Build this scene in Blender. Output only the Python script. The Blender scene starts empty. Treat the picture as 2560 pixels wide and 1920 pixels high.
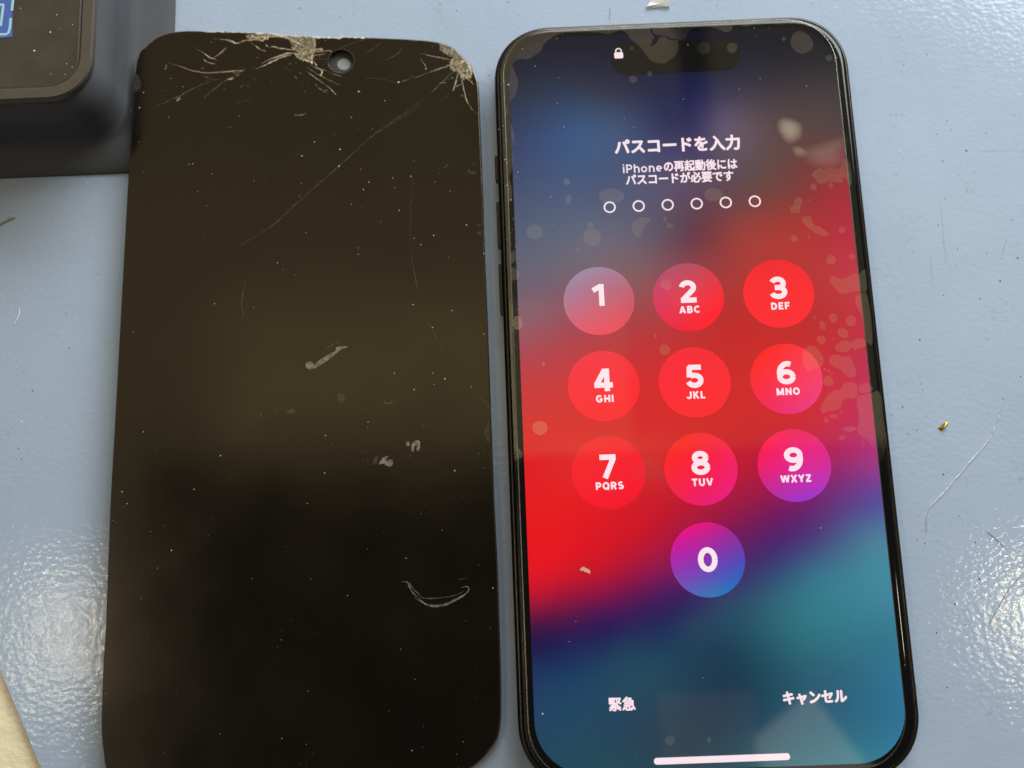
import bpy, bmesh, math, random
import numpy as np
from mathutils import Vector

# units: 1 Blender unit = 1 cm
sc = bpy.context.scene
col = sc.collection
random.seed(7)

# ------------------------------------------------------------------ camera, world, lamps, exposure
cam = bpy.data.cameras.new('camera')
camo = bpy.data.objects.new('camera', cam); col.objects.link(camo)
camo.location = (0.3406, 3.1655, 23.1912)
camo.rotation_euler = (0.211533, 0.017059, -0.036694)
cam.sensor_width = 36.0; cam.lens = 39.152
cam.clip_start = 0.1; cam.clip_end = 2000
cam.dof.use_dof = True; cam.dof.focus_distance = 22.6; cam.dof.aperture_fstop = 0.15
sc.camera = camo

w = bpy.data.worlds.new('World'); sc.world = w; w.use_nodes = True
bg = w.node_tree.nodes['Background']
bg.inputs[0].default_value = (0.98, 1.0, 1.02, 1); bg.inputs[1].default_value = 0.08

def lamp(name, x0, x1, y0, y1, z, rad, colr, rot=None, spread=None):
    l = bpy.data.lights.new(name, 'AREA'); l.shape = 'RECTANGLE'
    l.size = x1-x0; l.size_y = y1-y0; l.color = colr
    l.energy = rad*math.pi*(x1-x0)*(y1-y0)
    if spread: l.spread = spread
    o = bpy.data.objects.new(name, l); col.objects.link(o)
    o.location = ((x0+x1)/2, (y0+y1)/2, z)
    if rot: o.rotation_euler = rot
    return o
WARM = (1.0, 0.83, 0.53)
lamp('reflection_lamp', -160, 160, 36, 95, 200, 0.52, (1.0, 0.86, 0.5))  # added lamp rectangle standing for the ceiling glow, cut to shape glass reflections
lamp('reflection_lamp', -160, 37, 95, 190, 200, 0.42, WARM)
lamp('reflection_lamp', 43.5, 160, 95, 190, 200, 0.42, WARM)  # gap between these two added lamps reflects as a dark band
lamp('reflection_lamp', -260, -58, -120, 30, 200, 0.36, (1.0, 0.9, 0.74))  # added to lift the reflection on the panel's lower left
lamp('reflection_lamp', 24, 42, -60, -11, 200, 0.4, (1.0, 0.9, 0.75))  # added for a dim patch reflected low on the screen
lamp('reflection_lamp', 46, 62, -40, -14, 200, 2.3, (1.0, 0.95, 0.8), (0, 0, math.radians(35)))  # small turned lamp, added for the paler patch reflected beside it
lamp('reflection_lamp', -45, 22, 36, 68, 199, 0.5, (1.0, 0.86, 0.42))  # extra lamp added to give the panel an olive reflected band
lamp('tube_light', -97, -87, 8.5, 12, 200, 190, (1.0, 0.84, 0.55))
lamp('tube_light', -97, -87, -4.5, -1, 200, 190, (1.0, 0.84, 0.55))
lamp('tube_light', 97, 105, -6, 8, 200, 55, (1.0, 0.84, 0.55))
k = lamp('added_key_light', -35, 35, -20, 20, 50, 11.2, (0.87, 0.95, 1.0))  # added cool key lamp out of view, brightens the mat towards the top
k.location = (30, 66, 38)
k.rotation_euler = (Vector((0, 14, 0))-k.location).to_track_quat('-Z', 'Y').to_euler()

sc.view_settings.view_transform = 'Standard'; sc.view_settings.look = 'None'
sc.view_settings.exposure = 0.0; sc.view_settings.gamma = 1.0
sc.view_settings.use_curve_mapping = False

# ------------------------------------------------------------------ traced outlines, centimetres on the table
BUB_ELL=[[4.605,15.344,0.152,0.138],[5.232,15.321,0.114,0.117],[3.036,15.408,0.038,0.042],[3.022,14.671,0.088,0.091],[3.395,14.783,0.051,0.066],[1.464,12.359,0.069,0.074],[1.405,15.726,0.031,0.033],[6.758,15.375,0.252,0.262],[6.379,15.482,0.046,0.05],[7.32,14.983,0.075,0.076],[7.466,14.977,0.04,0.077],[1.464,12.357,0.069,0.068],[1.487,11.957,0.074,0.105],[2.401,11.988,0.259,0.188],[0.743,11.26,0.171,0.175],[1.926,11.37,0.073,0.072],[1.943,11.09,0.181,0.205],[4.566,11.933,0.192,0.156],[1.641,10.82,0.041,0.043],[3.599,11.277,0.069,0.051],[3.506,11.426,0.044,0.046],[3.441,9.987,0.121,0.12],[3.141,8.886,0.033,0.044],[0.299,9.277,0.097,0.162],[3.313,8.583,0.119,0.111],[6.703,12.018,0.069,0.078],[7.068,12.028,0.054,0.068],[6.577,11.72,0.025,0.026],[6.195,10.877,0.072,0.076],[6.502,10.908,0.029,0.031],[7.208,11.027,0.072,0.072],[6.913,10.374,0.101,0.107],[7.355,10.431,0.072,0.063],[6.458,9.142,0.034,0.035],[6.839,9.118,0.091,0.104],[7.198,9.041,0.11,0.118],[6.602,8.962,0.066,0.099],[7.01,8.784,0.114,0.104],[6.549,8.659,0.095,0.088],[6.808,8.674,0.019,0.025],[6.49,6.976,0.042,0.06],[6.65,7.048,0.089,0.047],[6.952,6.778,0.14,0.052],[6.812,7.143,0.023,0.024],[6.919,7.386,0.028,0.029],[6.689,7.933,0.023,0.024],[6.635,7.996,0.036,0.029],[6.556,8.036,0.029,0.034],[7.178,6.472,0.038,0.075],[6.771,6.607,0.07,0.047],[0.671,7.047,0.149,0.153],[0.799,8.378,0.036,0.037],[2.908,0.869,0.099,0.096],[3.662,0.853,0.04,0.053]]
BUB_POL=[[[2.788,11.229],[2.821,11.37],[2.924,11.457],[3.049,11.49],[3.205,11.432],[3.088,11.32],[3.006,11.194],[2.96,11.041],[2.854,11.098]],[[6.272,11.741],[6.363,11.789],[6.443,11.734],[6.422,11.63],[6.38,11.58],[6.371,11.477],[6.269,11.437],[6.162,11.473],[6.172,11.576],[6.25,11.625]],[[6.407,11.332],[6.532,11.361],[6.599,11.298],[6.636,11.167],[6.752,11.111],[6.842,11.03],[6.931,10.936],[6.878,10.894],[6.735,10.931],[6.597,11.014],[6.485,11.122],[6.408,11.216]],[[6.679,12.287],[6.775,12.388],[6.878,12.436],[6.972,12.393],[7.1,12.432],[7.219,12.39],[7.323,12.443],[7.37,12.547],[7.401,12.612],[7.5,12.607],[7.524,12.434],[7.529,12.092],[7.481,12.002],[7.436,12.096],[7.35,12.218],[7.323,12.075],[7.167,12.108],[6.995,12.115],[6.867,12.063],[6.762,12.125],[6.757,12.205]],[[6.853,9.882],[6.863,9.983],[6.939,10.022],[7.03,9.963],[7.125,9.946],[7.251,10.004],[7.353,10.05],[7.473,10.045],[7.591,10.142],[7.608,10.002],[7.592,9.68],[7.435,9.676],[7.265,9.663],[7.166,9.63],[7.023,9.648],[6.937,9.752]],[[7.335,9.522],[7.402,9.582],[7.597,9.569],[7.604,8.579],[7.489,8.569],[7.462,8.659],[7.457,8.956],[7.411,9.207],[7.352,9.334]],[[6.814,8.488],[6.895,8.584],[7.042,8.627],[7.157,8.585],[7.308,8.665],[7.446,8.61],[7.459,8.511],[7.334,8.455],[7.212,8.423],[7.145,8.463],[7.042,8.383],[6.854,8.413]],[[6.132,8.322],[6.195,8.492],[6.342,8.535],[6.477,8.456],[6.553,8.256],[6.516,8.111],[6.369,8.068],[6.221,8.001],[6.137,8.126]],[[6.668,8.215],[6.726,8.323],[6.845,8.323],[6.961,8.288],[7.103,8.283],[7.15,8.158],[7.194,7.961],[7.154,7.853],[7.059,7.845],[6.948,7.923],[6.875,8.023],[6.728,8.09]],[[6.512,7.819],[6.591,7.901],[6.682,7.86],[6.716,7.725],[6.617,7.681],[6.514,7.721]],[[6.396,7.219],[6.468,7.361],[6.588,7.501],[6.702,7.581],[6.845,7.599],[6.903,7.706],[7.025,7.745],[7.175,7.707],[7.183,7.549],[7.157,7.417],[7.062,7.402],[6.923,7.427],[6.858,7.369],[6.809,7.227],[6.685,7.172],[6.542,7.153],[6.434,7.122]],[[7.214,7.621],[7.281,7.703],[7.4,7.71],[7.488,7.646],[7.502,7.561],[7.405,7.528],[7.284,7.497],[7.205,7.536]],[[7.151,7.237],[7.168,7.405],[7.256,7.462],[7.448,7.49],[7.634,7.514],[7.644,7.002],[7.665,6.477],[7.589,6.267],[7.513,6.105],[7.475,6.071],[7.417,6.297],[7.255,6.54],[7.109,6.713],[7.164,7.021]],[[2.485,5.925],[2.532,6.111],[2.683,6.294],[2.85,6.351],[3.032,6.257],[3.123,6.041],[3.136,5.888],[2.797,5.878]],[[0.209,10.824],[0.283,10.846],[0.323,10.742],[0.3,10.641],[0.224,10.567],[0.196,10.67]],[[0.2,10.461],[0.293,10.467],[0.375,10.37],[0.358,10.256],[0.296,10.22],[0.199,10.225]]]
RIM_IN=[[0.144,6.394],[0.264,6.46],[0.306,6.529],[0.224,6.651],[0.19,6.819],[0.177,8.837],[0.203,9.481],[0.2,9.782],[0.192,10.225],[0.192,10.568],[0.197,10.85],[0.21,11.52],[0.218,11.963],[0.25,11.949],[0.285,12.091],[0.276,12.328],[0.244,12.475],[0.261,12.593],[0.329,12.749],[0.353,12.934],[0.339,13.041],[0.322,13.185],[0.352,13.317],[0.394,13.423],[0.363,13.613],[0.312,13.804],[0.325,13.939],[0.306,14.102],[0.329,14.265],[0.43,14.397],[0.5,14.585],[0.507,14.777],[0.451,14.973],[0.406,15.113],[0.46,15.221],[0.59,15.276],[0.741,15.25],[0.897,15.34],[1.028,15.417],[1.097,15.553],[1.218,15.687],[1.427,15.817],[1.659,15.849],[2.016,15.846],[2.372,15.821],[2.522,15.772],[2.651,15.803],[2.82,15.859],[2.931,15.79],[3.048,15.616],[3.192,15.47],[3.309,15.312],[3.424,15.113],[3.62,15.021],[3.774,15.041],[3.96,15.171],[4.061,15.361],[4.066,15.55],[4.201,15.549],[4.274,15.685],[4.383,15.792],[4.515,15.856],[4.719,15.855],[4.918,15.795],[5.041,15.734],[5.165,15.7],[5.261,15.779],[5.334,15.902],[5.433,15.925],[5.527,15.823],[5.706,15.843],[5.915,15.903],[6.143,15.892],[6.341,15.827],[6.571,15.844],[6.874,15.811],[7.098,15.764],[7.187,15.634],[7.27,15.574],[7.38,15.577]]
RIM_GAP=[[[3.468,15.898],[3.508,15.896],[3.531,15.755],[3.647,15.697],[3.757,15.683],[3.941,15.587],[4.069,15.599],[4.035,15.566],[3.908,15.563],[3.755,15.657],[3.658,15.627],[3.604,15.524],[3.503,15.442],[3.457,15.47],[3.541,15.667],[3.483,15.757]]]
CRACKS=[[[[-5.531,16.256],[-5.453,16.204],[-5.35,16.223],[-5.299,16.194],[-5.196,16.234],[-5.118,16.196],[-5.169,16.127],[-5.298,16.158],[-5.478,16.141],[-5.632,16.141]],2.2,1.0],[[[-5.319,16.329],[-5.248,16.249]],1.5,1.0],[[[-5.415,16.274],[-5.337,16.202]],1.6,1.0],[[[-5.118,16.189],[-4.99,16.222],[-4.796,16.224],[-4.615,16.185],[-4.473,16.096],[-4.318,16.007],[-4.151,15.918]],2.4,1.0],[[[-6.019,16.175],[-5.903,16.165],[-5.825,16.128],[-5.76,16.084],[-5.67,16.096]],1.6,1.0],[[[-5.4,16.068],[-5.296,15.988],[-5.219,15.923],[-5.09,15.87]],2.0,1.0],[[[-5.091,16.026],[-5.013,15.967],[-4.91,15.979],[-4.807,15.934],[-4.653,15.916],[-4.472,15.884],[-4.356,15.824]],2.4,1.0],[[[-5.177,15.563],[-5.049,15.644],[-4.857,15.724],[-4.678,15.79],[-4.524,15.814],[-4.279,15.794],[-4.112,15.804]],2.4,1.0],[[[-5.329,15.454],[-5.189,15.486],[-4.985,15.6],[-4.793,15.694],[-4.652,15.747],[-4.523,15.772]],2.6,1.0],[[[-4.408,15.713],[-4.279,15.653],[-4.112,15.593],[-4.06,15.549]],2.2,1.0],[[[-4.112,15.804],[-3.957,15.829],[-3.764,15.852],[-3.648,15.843],[-3.635,15.821]],1.8,1.0],[[[-4.035,15.746],[-3.893,15.757],[-3.777,15.789]],1.5,1.0],[[[-4.125,15.861],[-4.009,15.887],[-3.854,15.911],[-3.854,15.883],[-4.022,15.852]],1.6,1.0],[[[-4.176,15.468],[-4.035,15.352],[-3.881,15.25],[-3.702,15.148],[-3.446,15.002]],1.3,1.0],[[[-4.201,15.37],[-4.06,15.255],[-3.907,15.139],[-3.74,14.995]],1.5,1.0],[[[-3.74,14.995],[-3.613,14.881],[-3.536,14.775]],1.4,1.0],[[[-4.112,15.508],[-3.958,15.434],[-3.727,15.359]],2.0,1.0],[[[-3.842,15.39],[-3.842,15.305],[-3.894,15.251]],2.2,1.0],[[[-3.701,15.33],[-3.573,15.271],[-3.394,15.217]],1.0,1.0],[[[-6.006,15.387],[-5.891,15.398],[-5.725,15.415]],1.8,1.0],[[[-5.762,15.346],[-5.559,15.418]],1.5,1.0],[[[-5.913,15.182],[-5.786,15.242]],2.0,1.0],[[[-4.06,15.803],[-4.067,15.662],[-4.06,15.535]],2.0,1.0],[[[-3.958,15.477],[-4.009,15.59]],1.6,1.0],[[[-3.983,15.043],[-3.907,14.944],[-3.702,14.8]],1.6,0.35],[[[-4.048,15.648],[-3.829,15.642],[-3.572,15.633]],0.8,0.35],[[[-3.701,15.527],[-3.662,15.427],[-3.547,15.326]],1.0,0.35],[[[-7.251,15.648],[-6.967,15.543],[-6.761,15.454],[-6.453,15.382],[-6.096,15.39],[-5.586,15.425]],1.6,0.9],[[[-7.476,14.611],[-7.275,14.689],[-7.101,14.781],[-7.0,14.806],[-6.8,14.94],[-6.473,15.098],[-6.144,15.201]],1.6,0.6],[[[-7.275,15.592],[-7.309,15.467]],1.0,0.6],[[[-7.048,14.697],[-6.949,14.805]],2.2,0.8],[[[-6.489,15.882],[-6.333,15.752],[-6.178,15.692]],2.0,1],[[[-6.473,15.713],[-6.356,15.626],[-6.202,15.594]],1.8,1],[[[-6.23,15.735],[-6.104,15.845],[-5.965,15.983]],1.4,0.8],[[[-6.441,14.778],[-6.216,14.98],[-5.94,15.196],[-5.687,15.33]],1.3,0.4],[[[-6.265,16.202],[-5.956,16.166],[-5.774,16.077],[-5.518,16.156]],1.8,1],[[[-5.94,15.196],[-5.813,15.235]],2,1],[[[-6.775,16.059],[-6.463,15.854]],1,0.4],[[[-6.503,15.322],[-6.221,15.203],[-6.093,15.214]],1.2,0.6],[[[-1.681,15.739],[-1.504,15.695],[-1.268,15.631],[-0.985,15.573],[-0.914,15.565]],1.8,0.8],[[[-1.752,15.146],[-1.609,15.201],[-1.502,15.243]],1.3,0.7],[[[-1.443,15.255],[-1.275,15.328],[-1.084,15.401],[-0.917,15.461],[-0.797,15.497]],1.8,0.8],[[[-1.418,14.767],[-1.285,14.904],[-1.177,15.004],[-1.043,15.142],[-0.873,15.305]],1.4,0.7],[[[-0.871,15.408],[-0.803,15.278],[-0.749,15.096],[-0.718,14.941],[-0.687,14.748],[-0.656,14.594],[-0.59,14.453],[-0.488,14.31],[-0.385,14.219]],1.3,0.8],[[[-0.804,15.239],[-0.855,15.099],[-0.908,14.895],[-0.957,14.806]],1.6,0.9],[[[-0.908,14.901],[-0.812,14.937],[-0.74,14.967]],1.6,0.9],[[[-0.769,15.225],[-0.691,15.056]],1.8,1],[[[-0.733,15.237],[-0.665,15.132],[-0.549,15.04],[-0.47,14.935]],1.6,0.9],[[[-0.652,15.184],[-0.548,15.091]],1.8,1],[[[-0.859,15.408],[-0.798,15.471],[-0.701,15.533],[-0.739,15.47],[-0.799,15.432]],2.2,1],[[[-0.689,15.533],[-0.608,15.466],[-0.563,15.388],[-0.52,15.245],[-0.547,15.117]],2.2,1],[[[-1.165,15.004],[-1.094,15.008]],1,0.8],[[[-0.982,14.756],[-1.126,14.644],[-1.27,14.533]],0.9,0.35],[[[-0.996,15.128],[-0.914,15.119]],1.5,1],[[[-2.865,15.162],[-2.576,15.139],[-2.316,15.07],[-2.143,15.043],[-1.824,15.136],[-1.502,15.255],[-1.268,15.36]],1.4,0.7],[[[-3.468,15.889],[-3.176,16.01],[-2.797,16.113]],1.2,0.45],[[[-2.829,15.794],[-2.654,15.902],[-2.521,16.026]],1.2,0.45],[[[-2.425,15.578],[-2.191,15.699],[-2.058,15.846]],1.2,0.45],[[[-1.64,15.607],[-1.556,15.446],[-1.515,15.35]],1.2,0.45]]
SCRATCH=[[[[-0.95,15.288],[-1.189,14.995],[-1.455,14.766]],1.0,0.8],[[[-1.514,14.689],[-1.982,14.326],[-2.706,13.803],[-3.48,13.075],[-4.131,12.488],[-4.691,11.968]],1.6,0.55],[[[-1.575,14.534],[-2.273,14.07],[-2.706,13.803]],1.3,0.6],[[[-4.316,12.33],[-4.854,11.8],[-5.228,11.554],[-5.6,11.31]],1.6,0.4],[[[-1.81,13.044],[-1.887,12.486],[-1.928,11.931],[-1.946,11.381],[-1.926,11.025]],0.8,0.3],[[[-1.926,11.025],[-1.881,10.644],[-1.8,10.184]],1.2,0.9],[[[-1.595,9.51],[-1.45,9.162],[-1.304,8.868]],1,0.6],[[[-5.486,9.716],[-5.542,9.993],[-5.519,10.27],[-5.47,10.575]],1.6,0.35],[[[-3.763,8.991],[-3.629,9.062],[-3.495,9.116]],1.8,0.9],[[[-2.555,7.881],[-2.537,7.764],[-2.453,7.767],[-2.361,7.793]],2,0.9],[[[-4.448,14.321],[-4.305,14.308],[-4.19,14.352]],2,1],[[[-5.933,14.046],[-5.884,14.068],[-5.815,14.067]],1.6,0.8],[[[-1.179,12.985],[-1.125,13.026],[-1.058,13.081]],1.4,0.9],[[[-5.779,14.609],[-5.594,14.667],[-5.365,14.698]],1.2,0.5],[[[-0.599,7.88],[-0.493,7.778],[-0.41,7.713]],1.3,0.8],[[[-0.424,7.652],[-0.329,7.587],[-0.322,7.451],[-0.313,7.353]],1.8,1],[[[-2.111,6.608],[-2.002,6.664]],1.4,0.6],[[[-0.568,13.124],[-0.516,13.08],[-0.544,13.025]],1.2,0.6],[[[-2.243,4.079],[-2.134,4.062],[-2.055,3.884],[-1.895,3.717],[-1.762,3.606],[-1.627,3.569],[-1.409,3.579],[-1.162,3.677],[-0.968,3.791],[-0.897,3.883],[-0.936,3.938],[-1.046,3.915]],2.0,1.0],[[[-2.135,4.021],[-2.002,3.828],[-1.813,3.741],[-1.569,3.727],[-1.296,3.749],[-1.104,3.796],[-0.993,3.859]],2.0,0.6],[[[-1.096,4.086],[-0.945,4.1]],1.5,0.4],[[[-2.107,4.061],[-2.027,3.937],[-1.867,3.783]],3,0.8],[[[-2.003,3.761],[-1.842,3.657],[-1.68,3.597],[-1.463,3.595],[-1.244,3.667],[-1.023,3.772]],3.5,0.45]]
MARKS=[[[-4.02,8.631],[-4.034,8.588],[-4.071,8.56],[-4.12,8.555],[-4.165,8.575],[-4.191,8.613],[-4.191,8.658],[-4.165,8.695],[-4.12,8.713],[-4.072,8.705],[-4.034,8.674]],[[-4.042,8.561],[-3.97,8.579],[-3.776,8.698],[-3.642,8.786],[-3.557,8.867],[-3.435,8.956],[-3.301,9.01],[-3.459,9.024],[-3.556,8.997],[-3.556,8.934],[-3.678,8.87],[-3.873,8.761],[-3.982,8.659]],[[-0.383,7.286],[-0.45,7.21],[-0.486,7.089],[-0.458,6.966],[-0.391,6.878]],[[-2.041,6.901],[-2.05,6.867],[-2.071,6.849],[-2.095,6.856],[-2.111,6.885],[-2.11,6.921],[-2.094,6.949],[-2.07,6.955],[-2.049,6.936]],[[-2.012,6.798],[-1.998,6.883],[-1.925,6.953],[-1.841,6.958],[-1.823,6.865],[-1.845,6.744],[-1.904,6.77],[-1.879,6.854],[-1.939,6.844],[-1.953,6.748],[-1.989,6.732]],[[-2.809,6.498],[-2.779,6.606],[-2.695,6.671],[-2.708,6.579],[-2.733,6.488]],[[-2.681,6.482],[-2.649,6.565],[-2.564,6.647],[-2.487,6.649],[-2.541,6.562],[-2.445,6.583],[-2.386,6.544],[-2.424,6.444],[-2.519,6.447],[-2.59,6.503]],[[-2.935,6.558],[-2.923,6.591],[-2.899,6.581],[-2.918,6.543]],[[-4.127,8.539],[-4.079,8.563],[-4.047,8.532],[-4.091,8.508]],[[-0.688,12.888],[-0.575,12.884],[-0.464,12.867],[-0.51,12.826],[-0.576,12.82],[-0.642,12.844]],[[-0.491,11.642],[-0.441,11.652],[-0.418,11.618],[-0.456,11.6]],[[-0.491,11.463],[-0.446,11.498],[-0.413,11.469],[-0.422,11.414],[-0.466,11.427]],[[-7.93,15.385],[-7.85,15.243],[-7.82,15.104],[-7.88,14.994],[-7.954,14.941],[-7.979,15.163]],[[-3.536,7.999],[-3.44,8.008],[-3.368,7.895],[-3.417,7.81],[-3.489,7.825]],[[-4.604,7.663],[-4.454,7.722],[-4.404,7.644],[-4.479,7.616]]]
PATCH=[[[-4.538,16.254],[-3.97,16.2],[-3.977,15.914],[-4.06,15.535],[-4.408,15.699],[-4.434,15.784],[-4.344,15.824],[-4.472,15.884],[-4.538,16.055]],[[-5.544,16.27],[-5.3,16.317],[-4.887,16.293],[-4.654,16.242],[-4.525,16.218],[-4.525,16.111],[-4.732,16.194],[-4.989,16.2],[-5.144,16.14],[-5.298,16.137],[-5.478,16.148]],[[-1.201,15.968],[-0.907,15.844],[-0.579,15.463],[-0.527,15.193],[-0.559,15.104],[-0.69,15.082],[-0.804,15.239],[-0.98,15.308],[-0.986,15.54],[-0.913,15.616],[-1.205,15.792]]]
PANEL=[[-8.04,0.679],[-8.107,1.016],[-8.158,1.325],[-8.175,1.77],[-8.175,2.763],[-8.154,3.461],[-8.159,5.694],[-8.133,7.177],[-8.102,9.047],[-8.041,12.611],[-8.023,13.351],[-8.011,14.007],[-8.002,14.527],[-7.997,15.167],[-7.973,15.494],[-7.897,15.889],[-7.77,16.052],[-7.572,16.232],[-7.345,16.354],[-7.142,16.399],[-6.832,16.421],[-6.503,16.403],[-6.022,16.382],[-5.407,16.338],[-4.872,16.296],[-4.809,16.265],[-4.211,16.221],[-3.961,16.196],[-3.443,16.164],[-3.39,16.192],[-2.826,16.159],[-2.101,16.112],[-1.663,16.072],[-1.376,16.036],[-1.162,15.982],[-0.905,15.877],[-0.826,15.787],[-0.696,15.637],[-0.575,15.478],[-0.531,15.448],[-0.472,15.329],[-0.406,15.153],[-0.367,14.958],[-0.358,14.678],[-0.356,14.169],[-0.343,12.326],[-0.349,11.298],[-0.337,9.507],[-0.325,5.802],[-0.303,4.495],[-0.303,2.858],[-0.314,1.843],[-0.34,1.324],[-0.407,0.993],[-0.572,0.751],[-0.743,0.577],[-0.927,0.442],[-1.173,0.325],[-1.566,0.236],[-2.346,0.178],[-4.674,0.212],[-6.604,0.304],[-7.376,0.379],[-7.803,0.499]]
HOLE=[-3.414,15.586]
DUST_P=[[-6.725,13.214,1.3],[-6.65,13.23,0.9],[-6.232,12.977,1],[-6.527,12.579,1],[-5.316,12.798,0.9],[-4.285,12.706,0.9],[-4.33,12.412,1],[-4.278,13.348,1.8],[-3.449,13.473,1.9],[-4.005,13.67,1.3],[-3.473,13.083,1.9],[-2.945,12.53,1.3],[-3.206,12.193,1],[-2.996,13.0,1],[-5.657,14.33,1],[-4.794,10.908,1.2],[-3.073,11.195,0.9],[-3.072,11.059,1],[-6.122,10.038,1.1],[-3.192,14.231,1.1],[-7.714,13.066,0.8],[-4.419,10.628,0.8],[-4.193,11.573,0.8],[-7.202,14.34,1],[-2.827,12.693,1.4],[-2.947,12.529,1.3],[-2.307,12.777,1.4],[-1.912,12.808,1.2],[-2.179,12.029,1.4],[-1.443,11.43,1.5],[-0.728,11.654,1.5],[-1.868,11.379,1],[-1.72,11.232,1.1],[-1.916,9.893,1.1],[-1.09,9.735,1.2],[-1.509,9.375,1.2],[-0.37,10.994,1.6],[-0.432,9.202,1.2],[-1.063,12.443,0.9],[-1.381,12.668,0.9],[-2.335,8.408,1.2],[-1.276,8.25,1.5],[-1.529,8.382,1.1],[-1.924,8.044,1.2],[-0.727,8.058,1],[-3.781,7.124,1.4],[-3.797,6.344,1.3],[-1.12,6.302,1.3],[-2.896,7.383,1],[-1.51,8.143,1],[-7.925,6.097,1.4],[-7.812,5.851,1.2],[-7.529,7.326,1.2],[-6.889,4.872,1.1],[-7.162,4.527,0.8],[-4.152,5.733,1],[-6.463,6.101,1.4],[-5.935,6.775,1.3],[-3.026,14.843,2],[-2.453,14.603,1],[-2.143,15.043,2.4],[-1.529,15.35,2],[-1.024,15.815,1.5],[-4.106,16.048,1],[-6.897,15.053,1],[-6.302,16.118,1],[-7.764,14.936,1.6],[-7.841,14.574,1.6],[-8.028,14.501,0.9],[-2.153,4.549,1],[-0.411,3.887,1.3],[-2.098,0.807,1.3],[-3.346,3.845,1]]
DUST_F=[[0.301,14.663,2.4],[2.765,16.016,1.4],[3.821,15.958,1.6],[0.899,15.076,1],[1.401,14.783,1.1],[1.348,14.178,1],[1.466,13.623,1.3],[2.963,13.542,1.1],[2.78,13.755,1],[4.269,15.435,1],[4.084,14.15,1.1],[0.433,12.621,1.3],[0.4,12.524,0.9],[0.388,13.262,1],[0.637,15.505,1.1],[0.05,13.627,1.2],[0.153,13.703,1],[2.553,15.863,1],[5.777,14.559,1.1],[5.311,14.334,1],[6.768,14.336,1.1],[5.155,16.023,1.2],[5.309,16.03,1],[7.11,15.889,1],[7.478,15.236,1.4],[7.468,13.726,1],[4.082,14.15,1],[1.113,12.031,1.1],[1.134,11.391,1],[0.3,11.57,1],[0.254,12.003,1.2],[6.171,4.804,1.3],[0.485,1.447,2],[1.059,2.785,0.8],[1.214,3.168,0.8],[3.63,2.006,0.8],[7.548,2.109,0.9],[6.681,2.998,0.8],[0.168,12.921,1.4],[0.208,12.839,1.2],[0.18,12.549,1],[0.189,12.332,1],[0.228,12.246,1],[0.257,12.001,1.4]]
SPECK_D=[[10.034,13.759,1.2],[10.102,13.546,1.2],[10.857,13.419,1.2],[10.379,13.027,2.4],[9.828,12.807,1.8],[9.554,11.326,1.4],[11.172,10.504,2.3],[10.732,10.007,2.4],[10.249,9.622,1.6],[9.485,9.74,1.4],[9.91,10.769,1.3],[9.773,11.934,1.3],[8.864,8.772,2.2],[10.888,7.892,1.8],[8.769,7.813,1.3],[8.8,7.677,1.3],[8.938,10.745,1.1],[10.309,8.72,1.3],[10.275,12.117,1.1],[9.766,13.456,1.3],[8.768,12.543,1.1],[11.169,11.373,1.5],[10.522,10.639,1.4],[-10.859,12.506,1.4],[-8.85,10.987,1.4],[-9.397,9.341,1.4],[-10.143,8.425,1.8],[-10.375,7.172,1.5],[-10.301,6.958,1.4],[-9.633,12.794,1.4],[-9.923,12.307,1.2],[-8.928,10.126,1.1],[8.342,7.338,2.0],[8.088,7.157,1.6],[8.597,6.831,1.4],[9.024,5.872,2.2],[8.805,7.681,1.1],[9.242,5.001,1.3],[8.339,4.546,1.2],[8.483,4.475,1.4],[9.104,5.916,1.1],[10.459,7.42,1.1],[-4.441,17.212,2.4],[-3.525,16.944,1.6],[-0.827,16.976,1.6],[0.362,17.145,1.4],[9.227,15.164,1.5],[9.189,15.842,1.2],[9.773,15.39,1.6],[7.303,16.783,1.4],[9.501,3.712,2.4],[8.949,3.228,2.2],[8.509,2.677,1.8],[9.109,2.809,1.2],[9.504,4.449,1.8],[8.165,2.974,1.1],[8.599,1.606,1.8],[8.301,2.326,1.2],[0.369,17.147,1.5],[-0.119,15.329,1.5],[4.162,16.91,1.1]]
SPECK_L=[[-8.992,11.817,1.6],[-10.354,7.753,2],[-9.32,9.947,1.2],[9.063,4.692,1.2],[9.56,4.749,1.6],[8.76,2.674,2.2],[8.133,1.774,1.2],[8.769,1.583,1.2],[9.425,12.534,1.2],[10.224,7.82,1.4],[9.791,8.685,1],[8.919,13.071,2],[-9.173,13.12,2],[9.566,16.052,1.3],[8.911,13.069,1.6],[9.425,12.532,1.4]]
FIBRE=[[10.483,7.356],[10.319,7.033],[10.119,6.68],[10.036,6.549],[9.783,6.29],[9.534,6.055],[9.395,5.905],[9.184,5.703],[9.009,5.522],[8.764,5.3],[8.666,5.206],[8.618,5.076],[8.572,4.925],[8.542,4.698]]
HAIRS=[[[9.764,4.675],[9.938,4.506],[10.128,4.293]],[[10.351,3.767],[10.045,3.447],[9.747,3.043],[9.567,2.782]],[[-10.534,10.286],[-10.541,10.112],[-10.639,9.899]],[[2.693,16.885],[2.69,16.725],[2.665,16.565]]]
SCUFF=[[[9.661,11.839],[9.647,11.41],[9.629,10.945],[9.623,10.464]],[[9.302,10.651],[9.285,10.345],[9.268,9.851]],[[11.057,11.039],[10.937,10.812],[10.812,10.471]],[[10.642,12.993],[10.848,13.004],[11.406,12.999]],[[10.248,8.963],[10.323,8.849]]]
FLAKE=[[9.018,6.843],[9.087,6.903],[9.183,6.963],[9.231,6.954],[9.209,6.887],[9.144,6.822],[9.09,6.779]]
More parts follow.
